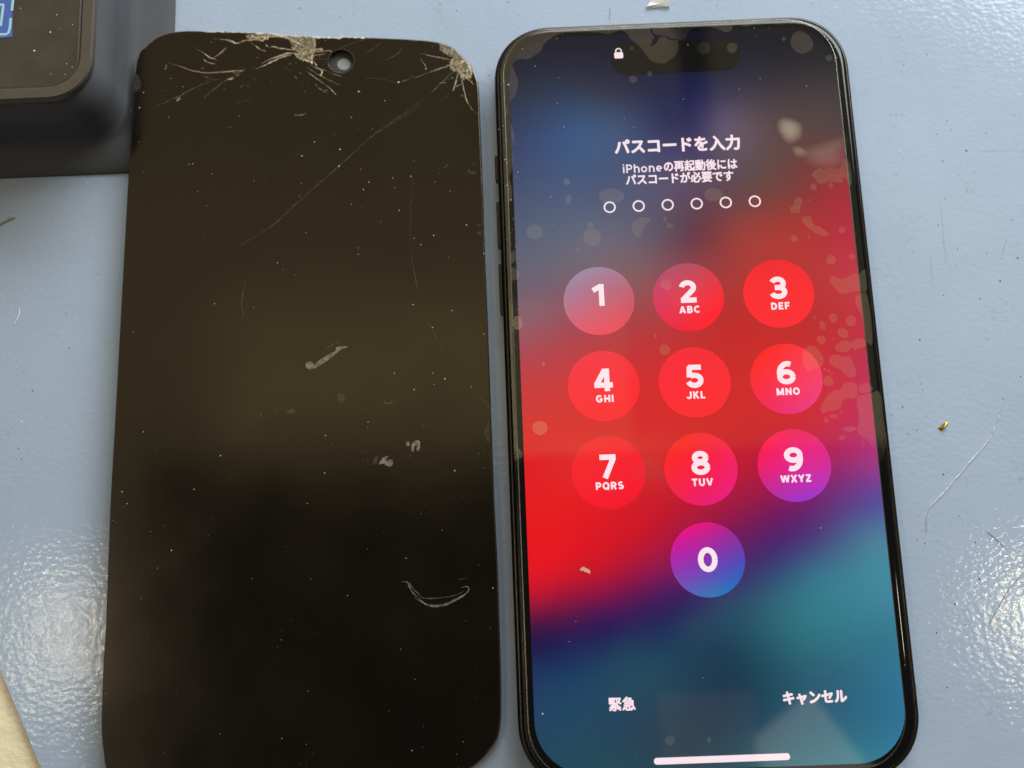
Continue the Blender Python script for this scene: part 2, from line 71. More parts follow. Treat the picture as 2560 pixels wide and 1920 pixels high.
STICK=[[-11.195,12.174],[-11.071,12.259],[-10.842,12.385],[-10.742,12.362],[-10.818,12.329],[-11.047,12.213],[-11.192,12.129]]
SCRAP=[[3.522,16.797],[3.822,16.837],[4.046,16.772],[4.094,17.059],[3.697,17.078],[3.614,16.953]]
CRUMB_F=[[1.349,4.17],[1.38,4.208],[1.423,4.219],[1.458,4.191],[1.514,4.168],[1.544,4.124],[1.531,4.076],[1.489,4.105],[1.44,4.117],[1.405,4.147],[1.362,4.141]]
CRUMB_A=[[2.403,14.062],[2.427,14.121],[2.458,14.133],[2.47,14.081],[2.44,14.039],[2.417,14.035]]
SMEAR=[[[6.09,13.518],[6.197,13.607],[6.345,13.587],[6.512,13.499],[6.574,13.362],[6.532,13.176],[6.398,13.062],[6.248,13.055],[6.136,13.194],[6.076,13.357]],[[6.333,12.891],[6.413,12.954],[6.557,12.908],[6.659,12.797],[6.564,12.708],[6.392,12.729]],[[6.656,12.904],[7.039,13.02],[7.469,13.108],[7.453,12.815],[7.335,12.502],[7.106,12.433],[6.814,12.472],[6.605,12.614],[6.545,12.776]]]
TAN=[[-10.497,2.592],[-9.58,0.7]]
BOX={"topR":[[-8.211,16.143],[-8.251,15.324],[-8.318,14.787]],"topB":[[-10.059,13.977],[-9.568,13.99],[-8.915,14.031]],"baseR":[[-7.33,17.493],[-7.337,16.734]],"baseB":[[-11.097,13.305],[-8.236,13.36]],"lidR":[[-8.538,16.219],[-8.576,15.033]],"lidB":[[-10.125,14.297],[-9.219,14.318]],"stk":[[-9.876,16.276],[-9.923,15.416],[-10.187,15.402]],"stl":[[[-9.959,16.414],[-9.955,16.28],[-9.964,16.013]],[[-9.978,15.848],[-10.007,15.512],[-10.192,15.488],[-10.373,15.477]],[[-10.149,16.169],[-10.179,15.672]],[[-10.142,16.162],[-10.233,16.166],[-10.354,16.158]]]}
SCREEN=[[0.862,15.564,0.0155,0.0155,0.1168],[2.386,15.494,0.0155,0.0155,0.1234],[4.21,15.409,0.0155,0.0155,0.1168],[5.929,15.33,0.0155,0.0155,0.0963],[7.24,15.27,0.035,0.0474,0.0963],[0.616,14.47,0.115,0.1517,0.2471],[2.327,14.393,0.1518,0.1763,0.2683],[4.034,14.315,0.0773,0.0868,0.2613],[5.336,14.256,0.2014,0.1843,0.2613],[7.135,14.175,0.2324,0.1921,0.204],[0.586,13.71,0.1615,0.2192,0.36],[1.787,13.657,0.1793,0.3051,0.4687],[2.786,13.612,0.2135,0.2783,0.4146],[3.982,13.558,0.1428,0.1424,0.3122],[4.878,13.518,0.3508,0.2975,0.4073],[6.071,13.465,0.3242,0.2392,0.2486],[7.261,13.412,0.2934,0.2273,0.2295],[0.532,12.326,0.2332,0.2881,0.4243],[2.212,12.252,0.2546,0.3125,0.4436],[3.691,12.188,0.3251,0.2799,0.3973],[5.166,12.123,0.3493,0.2383,0.2677],[6.148,12.08,0.4367,0.204,0.1856],[7.226,12.033,0.592,0.1244,0.1856],[0.492,11.283,0.3112,0.3441,0.4429],[2.156,11.211,0.3742,0.3689,0.4549],[3.524,11.153,0.3534,0.2725,0.3501],[4.109,11.128,0.3825,0.1835,0.2511],[5.083,11.086,0.5776,0.1974,0.1955],[6.056,11.044,0.6497,0.1693,0.1644],[7.318,10.99,0.6896,0.1186,0.2172],[0.355,10.263,0.3952,0.3568,0.431],[1.617,10.21,0.4566,0.3568,0.4028],[2.973,10.153,0.5174,0.3151,0.3421],[4.037,10.108,0.5778,0.2069,0.2387],[4.809,10.075,0.6498,0.1698,0.1737],[6.159,10.019,0.6976,0.1503,0.151],[7.409,9.966,0.7374,0.1698,0.2513],[0.413,9.254,0.5377,0.3154,0.3828],[1.663,9.202,0.618,0.2177,0.2825],[2.911,9.15,0.6778,0.1936,0.224],[4.827,9.071,0.7455,0.0882,0.1],[6.641,8.996,0.7296,0.1188,0.1518],[7.403,8.965,0.7375,0.1309,0.224],[0.375,8.266,0.7177,0.1764,0.2416],[1.614,8.216,0.7575,0.147,0.1889],[2.946,8.162,0.7892,0.1069,0.133],[4.844,8.085,0.7853,0.0891,0.1006],[6.169,8.031,0.7972,0.0982,0.1522],[7.303,7.985,0.7376,0.1315,0.2928],[0.424,7.101,0.8171,0.1203,0.1335],[1.556,7.056,0.8329,0.1078,0.1177],[2.874,7.003,0.825,0.0992,0.1095],[4.845,6.925,0.7893,0.0807,0.1095],[6.063,6.877,0.7774,0.0902,0.1892],[7.418,6.823,0.7298,0.14,0.3766],[0.488,6.336,0.867,0.0919,0.1141],[1.518,6.296,0.8513,0.1543,0.1409],[2.92,6.241,0.8197,0.1677,0.1496],[4.877,6.165,0.7328,0.058,0.1921],[5.993,6.121,0.6616,0.0812,0.3066],[7.386,6.066,0.6141,0.2111,0.5059],[0.457,5.586,0.8935,0.0783,0.0894],[1.48,5.547,0.8778,0.0783,0.0976],[2.965,5.49,0.7836,0.061,0.138],[3.984,5.45,0.705,0.0476,0.1938],[4.909,5.415,0.5871,0.0476,0.2651],[5.74,5.383,0.4888,0.0697,0.3715],[6.478,5.354,0.41,0.1726,0.4698],[7.354,5.32,0.343,0.2801,0.5876],[0.427,4.847,0.8935,0.0431,0.0729],[1.627,4.801,0.8542,0.0339,0.0976],[2.733,4.759,0.7521,0.0256,0.146],[3.654,4.724,0.5871,0.0431,0.2532],[4.573,4.689,0.4219,0.061,0.3518],[5.307,4.661,0.3113,0.1034,0.4108],[6.04,4.633,0.2796,0.2245,0.4698],[7.23,4.588,0.2915,0.4772,0.5876],[0.489,4.114,0.8699,0.0339,0.1057],[1.773,4.066,0.7286,0.0178,0.162],[2.962,4.021,0.5006,0.0431,0.3203],[3.967,3.983,0.3311,0.0697,0.3833],[4.971,3.946,0.1935,0.2404,0.4305],[5.972,3.908,0.2104,0.43,0.5287],[7.336,3.857,0.2439,0.5284,0.6073],[0.467,3.573,0.6461,0.0178,0.1859],[1.744,3.526,0.4376,0.0178,0.2809],[2.654,3.492,0.2717,0.0431,0.3321],[3.291,3.469,0.1839,0.0951,0.3518],[4.109,3.438,0.1718,0.2404,0.3912],[5.197,3.398,0.1733,0.3906,0.4619],[6.284,3.358,0.2003,0.4851,0.5484],[7.369,3.318,0.2439,0.5087,0.6073],[0.494,3.125,0.2717,0.0178,0.2414],[1.72,3.08,0.1678,0.0431,0.3203],[2.627,3.047,0.1271,0.1199,0.3282],[3.532,3.014,0.1271,0.2325,0.3518],[5.339,2.948,0.1597,0.4103,0.4698],[7.411,2.871,0.2003,0.4772,0.5562],[0.475,2.683,0.0937,0.061,0.2809],[1.244,2.655,0.0937,0.1362,0.3282],[2.148,2.622,0.1022,0.2165,0.3361],[3.951,2.557,0.0937,0.2245,0.3203],[5.749,2.491,0.1597,0.4103,0.4698],[7.364,2.433,0.1868,0.4497,0.5484],[0.502,2.243,0.0895,0.1846,0.3518],[1.673,2.2,0.1022,0.2404,0.3597],[2.752,2.162,0.1105,0.2642,0.3518],[4.366,2.103,0.0723,0.2245,0.3045],[6.156,2.039,0.1597,0.3827,0.4619],[7.361,1.996,0.1766,0.4497,0.568],[0.51,1.375,0.1105,0.2523,0.3715],[2.072,1.32,0.1271,0.2484,0.3439],[2.963,1.288,0.1353,0.2325,0.3045],[4.298,1.241,0.1045,0.2245,0.3124],[5.895,1.184,0.1529,0.3591,0.4501],[7.312,1.134,0.1665,0.43,0.568],[0.699,0.6,0.1105,0.2721,0.3439],[2.028,0.554,0.1271,0.2642,0.3282],[3.354,0.508,0.1353,0.2404,0.2967],[5.118,0.446,0.1665,0.3906,0.4384],[6.438,0.4,0.1868,0.4615,0.5169],[7.228,0.373,0.1935,0.489,0.6073]]

# ------------------------------------------------------------------ helpers
def s2l(c):
    return tuple((v/12.92 if v <= .04045 else ((v+.055)/1.055)**2.4) for v in c)

def tag(o, label, cat, group=None, kind=None):
    if label: o['label'] = label
    if cat: o['category'] = cat
    if group: o['group'] = group
    if kind: o['kind'] = kind
    return o

def empty(name, loc):
    o = bpy.data.objects.new(name, None); col.objects.link(o); o.location = loc
    o.empty_display_size = 0.5
    return o

def wloc(o):
    v = Vector((0, 0, 0))
    while o is not None:
        v += o.location; o = o.parent
    return v

def mesh(name, verts, faces, mat, parent=None, smooth=False, kind=None, centre=False):
    """one mesh object from world coordinates, origin at its own middle when asked"""
    off = wloc(parent)
    loc = Vector((0, 0, 0))
    if centre:
        a = np.array(verts, float)
        c = (a.min(0)+a.max(0))/2
        loc = Vector(c)-off
    t = off+loc
    me = bpy.data.meshes.new(name)
    me.from_pydata([(v[0]-t[0], v[1]-t[1], v[2]-t[2]) for v in verts], [], faces)
    me.update()
    if smooth:
        me.polygons.foreach_set('use_smooth', [True]*len(me.polygons))
    if mat: me.materials.append(mat)
    o = bpy.data.objects.new(name, me); col.objects.link(o)
    o.location = loc
    if parent: o.parent = parent
    if kind: o['kind'] = kind
    return o

def area2(p):
    return sum(p[i][0]*p[(i+1) % len(p)][1]-p[(i+1) % len(p)][0]*p[i][1] for i in range(len(p)))

def ccw(p):
    return p if area2(p) > 0 else p[::-1]

def rr(x0, y0, x1, y1, r, n=14):
    o = []
    for cx, cy, a0 in ((x1-r, y0+r, -90), (x1-r, y1-r, 0), (x0+r, y1-r, 90), (x0+r, y0+r, 180)):
        for i in range(n+1):
            a = math.radians(a0+90*i/n)
            # slightly squarer than a circle, like a continuous corner
            ca, sa = math.cos(a), math.sin(a)
            e = 0.93
            o.append((cx+r*math.copysign(abs(ca)**e, ca), cy+r*math.copysign(abs(sa)**e, sa)))
    return o

def inset(p, d):
    n = len(p); o = []
    for i in range(n):
        a = Vector(p[i-1]); b = Vector(p[i]); c = Vector(p[(i+1) % n])
        t = (c-a)
        if t.length < 1e-9: o.append(tuple(b)); continue
        t.normalize(); o.append((b.x-t.y*d, b.y+t.x*d))
    return o

def spline(p, n=4, closed=True):
    o = []; L = len(p)
    rng = range(L) if closed else range(L-1)
    for i in rng:
        if closed: a, b, c, d = p[i-1], p[i], p[(i+1) % L], p[(i+2) % L]
        else: a, b, c, d = p[max(i-1, 0)], p[i], p[i+1], p[min(i+2, L-1)]
        for j in range(n):
            t = j/n
            o.append(tuple(0.5*((2*b[k])+(-a[k]+c[k])*t+(2*a[k]-5*b[k]+4*c[k]-d[k])*t*t+(-a[k]+3*b[k]-3*c[k]+d[k])*t**3) for k in (0, 1)))
    if not closed: o.append(tuple(p[-1][:2]))
    return o

def loft(rings, cap_top=True, cap_bot=True):
    """rings: list of lists of 3d points of equal count, bottom to top, ccw"""
    V = []; F = []; n = len(rings[0])
    for r in rings: V += r
    for k in range(len(rings)-1):
        for i in range(n):
            j = (i+1) % n
            F.append((k*n+i, k*n+j, (k+1)*n+j, (k+1)*n+i))
    if cap_bot: F.append(tuple(range(n-1, -1, -1)))
    if cap_top: F.append(tuple((len(rings)-1)*n+i for i in range(n)))
    return V, F

def R3(p, z): return [(x, y, z) for x, y in p]

def fill_poly(outer, holes, zf):
    bm = bmesh.new(); edges = []
    for lp in [outer]+holes:
        vs = [bm.verts.new((x, y, zf(x, y))) for x, y in lp]
        edges += [bm.edges.new((vs[i], vs[(i+1) % len(vs)])) for i in range(len(vs))]
    bmesh.ops.triangle_fill(bm, use_beauty=True, use_dissolve=False, edges=edges)
    for f in bm.faces:
        f.normal_update()
        if f.normal.z < 0: f.normal_flip()
    bm.verts.index_update()
    V = [tuple(v.co) for v in bm.verts]; F = [tuple(v.index for v in f.verts) for f in bm.faces]
    bm.free(); return V, F

def slab(outline, z0, z1, holes=()):
    """flat plate with real thickness from a (possibly concave) outline"""
    outline = ccw(list(outline))
    V, F = fill_poly(outline, [list(h) for h in holes], lambda x, y: z1)
    for lp, sgn in [(outline, 1)]+[(ccw(list(h)), -1) for h in holes]:
        b = len(V); n = len(lp)
        V += R3(lp, z0)+R3(lp, z1)
        for i in range(n):
            j = (i+1) % n
            f = (b+i, b+j, b+n+j, b+n+i)
            F.append(f if sgn > 0 else f[::-1])
    return V, F

def merge(*parts):
    V = []; F = []
    for v, f in parts:
        b = len(V); V += list(v); F += [tuple(i+b for i in q) for q in f]
    return V, F

def ribbon(p, w0, zf, h=0.0, taper=True, wob=0.0):
    """thin ridge along a polyline: three vertices across, tapering to its ends"""
    V = []; F = []; n = len(p)
    for i, q in enumerate(p):
        a = Vector(p[max(i-1, 0)][:2]); b = Vector(p[min(i+1, n-1)][:2]); t = b-a
        if t.length < 1e-9: t = Vector((1, 0))
        t.normalize(); s = i/(n-1)
        ww = w0*((0.25+0.75*math.sin(math.pi*min(max(s, .02), .98))**.5) if taper else 1)
        if wob: ww *= 1+wob*(random.random()-.5)*2
        x, y = q[0], q[1]; z = zf(x, y)
        V += [(x-t.y*ww/2, y+t.x*ww/2, z), (x, y, z+h), (x+t.y*ww/2, y-t.x*ww/2, z)]
    for i in range(n-1):
        a = i*3
        F += [(a+1, a, a+3, a+4), (a+2, a+1, a+4, a+5)]
    return V, F

def flake(x, y, z, r, n=6, h=None):
    a0 = random.random()*6
    pts = [(x+r*(.7+.6*random.random())*math.cos(a0+i*6.2832/n), y+r*(.7+.6*random.random())*math.sin(a0+i*6.2832/n), z) for i in range(n)]
    V = pts+[(x, y, z+(h if h is not None else r*.6))]
    return V, [(i, (i+1) % n, n) for i in range(n)]

def ell(cx, cy, rx, ry, n=20, irr=0.05):
    ph1, ph2 = random.random()*6, random.random()*6
    o = []
    for i in range(n):
        a = i*2*math.pi/n; k = 1+irr*math.sin(2*a+ph1)+irr*.6*math.sin(3*a+ph2)
        o.append((cx+rx*k*math.cos(a), cy+ry*k*math.sin(a)))
    return o

# ------------------------------------------------------------------ materials
def new_mat(name):
    m = bpy.data.materials.new(name); m.use_nodes = True
    return m, m.node_tree.nodes, m.node_tree.links, m.node_tree.nodes['Principled BSDF']

def pset(b, **k):
    for n, v in k.items():
        n = n.replace('_', ' ')
        b.inputs[n].default_value = v if not isinstance(v, tuple) or len(v) == 4 else (*v, 1)

def simple(name, colr, rough=.4, ior=1.5, metal=0.0, noise=0.0, nscale=6.0, bump=0.0, bscale=40.0):
    m, N, L, b = new_mat(name)
    pset(b, Base_Color=colr, Roughness=rough, IOR=ior, Metallic=metal)
    tc = N.new('ShaderNodeTexCoord')
    if noise:
        t = N.new('ShaderNodeTexNoise'); t.inputs['Scale'].default_value = nscale; t.inputs['Detail'].default_value = 6
        L.new(tc.outputs['Object'], t.inputs['Vector'])
        mx = N.new('ShaderNodeMix'); mx.data_type = 'RGBA'
        mx.inputs['A'].default_value = (*[c*(1-noise) for c in colr], 1); mx.inputs['B'].default_value = (*[min(1, c*(1+noise)) for c in colr], 1)
        L.new(t.outputs['Fac'], mx.inputs['Factor']); L.new(mx.outputs['Result'], b.inputs['Base Color'])
        mr = N.new('ShaderNodeMapRange'); mr.inputs['To Min'].default_value = max(0, rough-.08); mr.inputs['To Max'].default_value = rough+.1
        L.new(t.outputs['Fac'], mr.inputs['Value']); L.new(mr.outputs['Result'], b.inputs['Roughness'])
    if bump:
        t2 = N.new('ShaderNodeTexNoise'); t2.inputs['Scale'].default_value = bscale; t2.inputs['Detail'].default_value = 3
        L.new(tc.outputs['Object'], t2.inputs['Vector'])
        bp = N.new('ShaderNodeBump'); bp.inputs['Strength'].default_value = bump; bp.inputs['Distance'].default_value = .02
        L.new(t2.outputs['Fac'], bp.inputs['Height']); L.new(bp.outputs['Normal'], b.inputs['Normal'])
    return m

def mat_mat():
    m, N, L, b = new_mat('blue_vinyl')
    tc = N.new('ShaderNodeTexCoord')
    def noise(sc_, det=5, rough=.55):
        t = N.new('ShaderNodeTexNoise'); t.inputs['Scale'].default_value = sc_; t.inputs['Detail'].default_value = det; t.inputs['Roughness'].default_value = rough
        L.new(tc.outputs['Object'], t.inputs['Vector']); return t
    def ramp(src, stops):
        r = N.new('ShaderNodeValToRGB'); e = r.color_ramp.elements
        e[0].position, e[0].color = stops[0][0], (*stops[0][1], 1); e[1].position, e[1].color = stops[1][0], (*stops[1][1], 1)
        for p_, c_ in stops[2:]:
            x = e.new(p_); x.color = (*c_, 1)
        L.new(src, r.inputs['Fac']); return r
    base = ramp(noise(.35, 6).outputs['Fac'], [(.3, (.352, .418, .518)), (.7, (.382, .45, .552))])
    grime = ramp(noise(1.1, 10, .72).outputs['Fac'], [(.53, (0, 0, 0)), (.68, (1, 1, 1))])
    fine = ramp(noise(9, 8, .7).outputs['Fac'], [(.5, (0, 0, 0)), (.68, (1, 1, 1))])
    mm = N.new('ShaderNodeMath'); mm.operation = 'MULTIPLY'; L.new(grime.outputs['Color'], mm.inputs[0]); L.new(fine.outputs['Color'], mm.inputs[1])
    mm2 = N.new('ShaderNodeMath'); mm2.operation = 'MULTIPLY'; L.new(mm.outputs[0], mm2.inputs[0]); mm2.inputs[1].default_value = .6
    mx = N.new('ShaderNodeMix'); mx.data_type = 'RGBA'; L.new(mm2.outputs[0], mx.inputs['Factor'])
    L.new(base.outputs['Color'], mx.inputs['A']); mx.inputs['B'].default_value = (.20, .185, .15, 1)
    # tiny dark dirt grains
    vo = N.new('ShaderNodeTexVoronoi'); vo.inputs['Scale'].default_value = 3.2; L.new(tc.outputs['Object'], vo.inputs['Vector'])
    vm = N.new('ShaderNodeMapRange'); vm.inputs['From Min'].default_value = .035; vm.inputs['From Max'].default_value = .06; vm.inputs['To Min'].default_value = 1; vm.inputs['To Max'].default_value = 0
    L.new(vo.outputs['Distance'], vm.inputs['Value'])
    wn = N.new('ShaderNodeSeparateColor'); L.new(vo.outputs['Color'], wn.inputs[0])
    th = N.new('ShaderNodeMath'); th.operation = 'GREATER_THAN'; th.inputs[1].default_value = .80; L.new(wn.outputs[0], th.inputs[0])
    vv = N.new('ShaderNodeMath'); vv.operation = 'MULTIPLY'; L.new(vm.outputs['Result'], vv.inputs[0]); L.new(th.outputs[0], vv.inputs[1])
    vv2 = N.new('ShaderNodeMath'); vv2.operation = 'MULTIPLY'; L.new(vv.outputs[0], vv2.inputs[0]); vv2.inputs[1].default_value = .45
    mx2 = N.new('ShaderNodeMix'); mx2.data_type = 'RGBA'; L.new(vv2.outputs[0], mx2.inputs['Factor']); L.new(mx.outputs['Result'], mx2.inputs['A']); mx2.inputs['B'].default_value = (.09, .09, .10, 1)
    L.new(mx2.outputs['Result'], b.inputs['Base Color'])
    # pebbled, faintly woven surface
    v2 = N.new('ShaderNodeTexVoronoi'); v2.feature = 'SMOOTH_F1'; v2.inputs['Scale'].default_value = 8.5; v2.inputs['Smoothness'].default_value = .6
    mp = N.new('ShaderNodeMapping'); mp.inputs['Scale'].default_value = (1, 1.25, 1); L.new(tc.outputs['Object'], mp.inputs['Vector']); L.new(mp.outputs['Vector'], v2.inputs['Vector'])
    n3 = noise(16, 4, .6)
    ad = N.new('ShaderNodeMath'); ad.operation = 'MULTIPLY_ADD'; L.new(n3.outputs['Fac'], ad.inputs[0]); ad.inputs[1].default_value = .55; L.new(v2.outputs['Distance'], ad.inputs[2])
    bp = N.new('ShaderNodeBump'); bp.inputs['Strength'].default_value = .6; bp.inputs['Distance'].default_value = .0047
    L.new(ad.outputs[0], bp.inputs['Height']); L.new(bp.outputs['Normal'], b.inputs['Normal'])
    pset(b, Roughness=.045, IOR=1.40)
    return m

def mat_glass_black(name, base, rough, ior, smudge=.05, tint=(1, 1, 1)):
    m, N, L, b = new_mat(name)
    tc = N.new('ShaderNodeTexCoord')
    t = N.new('ShaderNodeTexNoise'); t.inputs['Scale'].default_value = .55; t.inputs['Detail'].default_value = 5; L.new(tc.outputs['Object'], t.inputs['Vector'])
    mr = N.new('ShaderNodeMapRange'); mr.inputs['From Min'].default_value = .35; mr.inputs['From Max'].default_value = .7
    mr.inputs['To Min'].default_value = rough; mr.inputs['To Max'].default_value = rough+smudge
    L.new(t.outputs['Fac'], mr.inputs['Value']); L.new(mr.outputs['Result'], b.inputs['Roughness'])
    mx = N.new('ShaderNodeMix'); mx.data_type = 'RGBA'; mx.inputs['A'].default_value = (*[c*.7 for c in base], 1); mx.inputs['B'].default_value = (*[c*1.5 for c in base], 1)
    L.new(t.outputs['Fac'], mx.inputs['Factor']); L.new(mx.outputs['Result'], b.inputs['Base Color'])
    pset(b, IOR=ior, Specular_Tint=tint)
    return m

def mat_screen():
    m, N, L, b = new_mat('lit_display')
    at = N.new('ShaderNodeAttribute'); at.attribute_name = 'pixel'
    L.new(at.outputs['Color'], b.inputs['Emission Color'])
    pset(b, Base_Color=(.006, .006, .007), Emission_Strength=1.0, Roughness=.035, IOR=1.40)
    return m

def mat_emit(name, c, s=1.0):
    m, N, L, b = new_mat(name)
    pset(b, Base_Color=(.02, .02, .02), Emission_Color=c, Emission_Strength=s, Roughness=.035, IOR=1.40)
    return m

def mat_film(name, fac, colr, rough, ridge=False, nz=0.0):
    """clear film with an air gap beneath: lets the screen through and mirrors a little of the room"""
    m = bpy.data.materials.new(name); m.use_nodes = True
    N, L = m.node_tree.nodes, m.node_tree.links
    for n in list(N): N.remove(n)
    out = N.new('ShaderNodeOutputMaterial'); mx = N.new('ShaderNodeMixShader'); tr = N.new('ShaderNodeBsdfTransparent'); gl = N.new('ShaderNodeBsdfGlossy')
    gl.inputs['Color'].default_value = (*colr, 1); gl.inputs['Roughness'].default_value = rough
    L.new(tr.outputs[0], mx.inputs[1]); L.new(gl.outputs[0], mx.inputs[2]); L.new(mx.outputs[0], out.inputs[0])
    mx.inputs[0].default_value = fac
    tc = N.new('ShaderNodeTexCoord')
    if nz or ridge:
        t = N.new('ShaderNodeTexNoise'); t.inputs['Scale'].default_value = 7; t.inputs['Detail'].default_value = 4; L.new(tc.outputs['Object'], t.inputs['Vector'])
        src = t.outputs['Fac']
        if ridge:
            wv = N.new('ShaderNodeTexWave'); wv.inputs['Scale'].default_value = 8; wv.inputs['Distortion'].default_value = 3.5; wv.inputs['Detail'].default_value = 1.5
            mp = N.new('ShaderNodeMapping'); mp.inputs['Rotation'].default_value = (0, 0, math.radians(-20)); mp.inputs['Scale'].default_value = (2.2, 1, 1)
            L.new(tc.outputs['Object'], mp.inputs['Vector']); L.new(mp.outputs['Vector'], wv.inputs['Vector']); src = wv.outputs['Fac']
        mr = N.new('ShaderNodeMapRange'); mr.inputs['To Min'].default_value = fac*(1-(nz or .75)); mr.inputs['To Max'].default_value = fac*(1+(nz or .75))
        L.new(src, mr.inputs['Value'])
        if ridge:
            at = N.new('ShaderNodeAttribute'); at.attribute_name = 'fade'
            ml = N.new('ShaderNodeMath'); ml.operation = 'MULTIPLY'; L.new(mr.outputs['Result'], ml.inputs[0]); L.new(at.outputs['Fac'], ml.inputs[1]); L.new(ml.outputs[0], mx.inputs[0])
        else: L.new(mr.outputs['Result'], mx.inputs[0])
    return m

def mat_veil(name, colr, fac, rough=.5):
    """half-clear smear or scratch: scatters some light, shows the surface below"""
    m = bpy.data.materials.new(name); m.use_nodes = True
    N, L = m.node_tree.nodes, m.node_tree.links
    b = N['Principled BSDF']; pset(b, Base_Color=colr, Roughness=rough)
    mx = N.new('ShaderNodeMixShader'); tr = N.new('ShaderNodeBsdfTransparent'); out = N['Material Output']
    t = N.new('ShaderNodeTexNoise'); t.inputs['Scale'].default_value = 12; t.inputs['Detail'].default_value = 4
    tc = N.new('ShaderNodeTexCoord'); L.new(tc.outputs['Object'], t.inputs['Vector'])
    mr = N.new('ShaderNodeMapRange'); mr.inputs['From Min'].default_value = .3; mr.inputs['From Max'].default_value = .7; mr.inputs['To Min'].default_value = fac*.45; mr.inputs['To Max'].default_value = min(1, fac*1.5)
    L.new(t.outputs['Fac'], mr.inputs['Value']); L.new(mr.outputs['Result'], mx.inputs[0])
    L.new(tr.outputs[0], mx.inputs[1]); L.new(b.outputs[0], mx.inputs[2]); L.new(mx.outputs[0], out.inputs[0])
    return m

M = dict(
    mat=mat_mat(),
    tan=simple('cream_laminate', (.80, .68, .46), .28, noise=.06, nscale=1.5, bump=.7, bscale=4.5),
    frame=simple('bronze_steel', (.048, .041, .030), .24, metal=1.0, noise=.12, nscale=3),
    key=simple('dark_steel', (.05, .045, .04), .35, metal=1.0),
    gasket=simple('gasket', (.02, .017, .015), .5),
    front=mat_glass_black('front_glass', (.003, .0028, .0028), .03, 1.40, .03),
    screen=mat_screen(),
    white=mat_emit('screen_white', (1.0, .80, .86), .95),
    island=mat_glass_black('island_black', (.005, .0045, .004), .035, 1.47, .02),
    bubble=mat_film('air_gap_film', .085, (1.0, .94, .82), .06, nz=.3),
    smear=mat_film('skin_grease', .12, (1.0, .84, .6), .42, ridge=True),
    edge=mat_film('film_edge', .10, (1, .95, .85), .3),
    panel=mat_glass_black('dead_panel_glass', (.002, .0012, .0006), .125, 1.55, .055, (1, .84, .66)),
    panel_edge=simple('panel_edge', (.16, .13, .09), .22, metal=.8),
    lens=simple('hole_black', (.012, .012, .013), .5),
    backing=simple('grey_backing', (.24, .245, .24), .5),
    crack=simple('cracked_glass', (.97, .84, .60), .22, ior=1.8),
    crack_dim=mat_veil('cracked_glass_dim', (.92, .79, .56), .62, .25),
    crush=mat_veil('crushed_glass', (.50, .39, .25), .3, .3),
    scratch=mat_veil('scratch', (.48, .41, .29), .13),
    faint=mat_veil('faint_smudge', (.42, .36, .25), .07),
    mark=mat_veil('glue_mark', (.42, .36, .25), .36),
    dust=simple('pale_dust', (.85, .82, .76), .6),
    grit=simple('dark_grit', (.07, .065, .06), .7),
    stain=simple('brown_stain', (.30, .22, .12), .6),
    box=simple('grey_black_plastic', (.085, .083, .088), .75, ior=1.25, noise=.18, nscale=1.2, bump=.25, bscale=60),
    rim=simple('dusty_black_rim', (.075, .062, .040), .45, noise=.15, nscale=5, bump=.2, bscale=50),
    lid=simple('dusty_black_lid', (.05, .04, .024), .4, noise=.35, nscale=1.6, bump=.15, bscale=30),
    blue=simple('blue_print', (.075, .13, .40), .35),
    cyan=simple('cyan_print', (.36, .58, .62), .35),
    gold=simple('gold_foil', (.85, .55, .10), .25, metal=.8),
    fibre=simple('white_fibre', (.9, .88, .82), .3),
    hair=simple('hair', (.16, .15, .14), .5),
    scuff=mat_veil('scuff', (.16, .24, .34), .15),
    foil=simple('clear_scrap', (.80, .80, .76), .18),
    wood=simple('splinter', (.30, .25, .19), .6),
    crumb=simple('tan_crumb', (.62, .38, .24), .6),
)

# ------------------------------------------------------------------ table and mat
tag(mesh('tabletop', *loft([R3(rr(-60, -45, 60, 55, 1), -3.0), R3(rr(-60, -45, 60, 55, 1), -.125)]), M['tan']), None, None, kind='structure')
a, b_ = Vector(TAN[0]), Vector(TAN[1]); d_ = (b_-a).normalized()
pA = a-d_*45; pB = a+d_*45
mo = ccw([tuple(pA), tuple(pB), (52, pB.y), (52, pA.y)])
mat_v, mat_f = loft([R3(mo, -.12), R3(mo, -.02), R3(inset(mo, .02), 0)])
tag(mesh('work_mat', mat_v, mat_f, M['mat']), 'pale blue grey pebbled work mat lying under everything else', 'mat')

# ------------------------------------------------------------------ black box with the blue sticker
bx = empty('black_box', (-12, 18, 0)); tag(bx, 'dark grey plastic box with a blue sticker on its dusty recessed lid', 'box')
def boxline(xr, yf, r): return rr(-17.0-(xr+8.25), yf, xr, 24.0-(yf-14.0), r)
prof = [(-7.31, 13.31, .8, 0.0), (-7.31, 13.31, .8, .04), (-7.33, 13.33, .8, .07), (-7.5, 13.45, .85, .14), (-7.75, 13.62, .9, .22), (-8.0, 13.78, .95, .29), (-8.13, 13.88, .95, .36), (-8.18, 13.94, .95, .6), (-8.21, 13.97, .92, 1.2), (-8.235, 13.985, .9, 2.2)]
box_v, box_f = loft([R3(boxline(x, y, r), z) for x, y, r, z in prof])
mesh('body', box_v, box_f, M['box'], bx, smooth=True)
rings = [(-8.235, 13.985, .9, 2.2), (-8.225, 13.975, .9, 2.24), (-8.225, 13.975, .9, 2.36), (-8.25, 14.0, .88, 2.40), (-8.45, 14.2, .70, 2.40), (-8.475, 14.225, .68, 2.38), (-8.48, 14.23, .68, 2.30)]
rim_v, rim_f = loft([R3(boxline(x, y, r), z) for x, y, r, z in rings], False, False)
mesh('rim', rim_v, rim_f, M['rim'], bx, smooth=False)
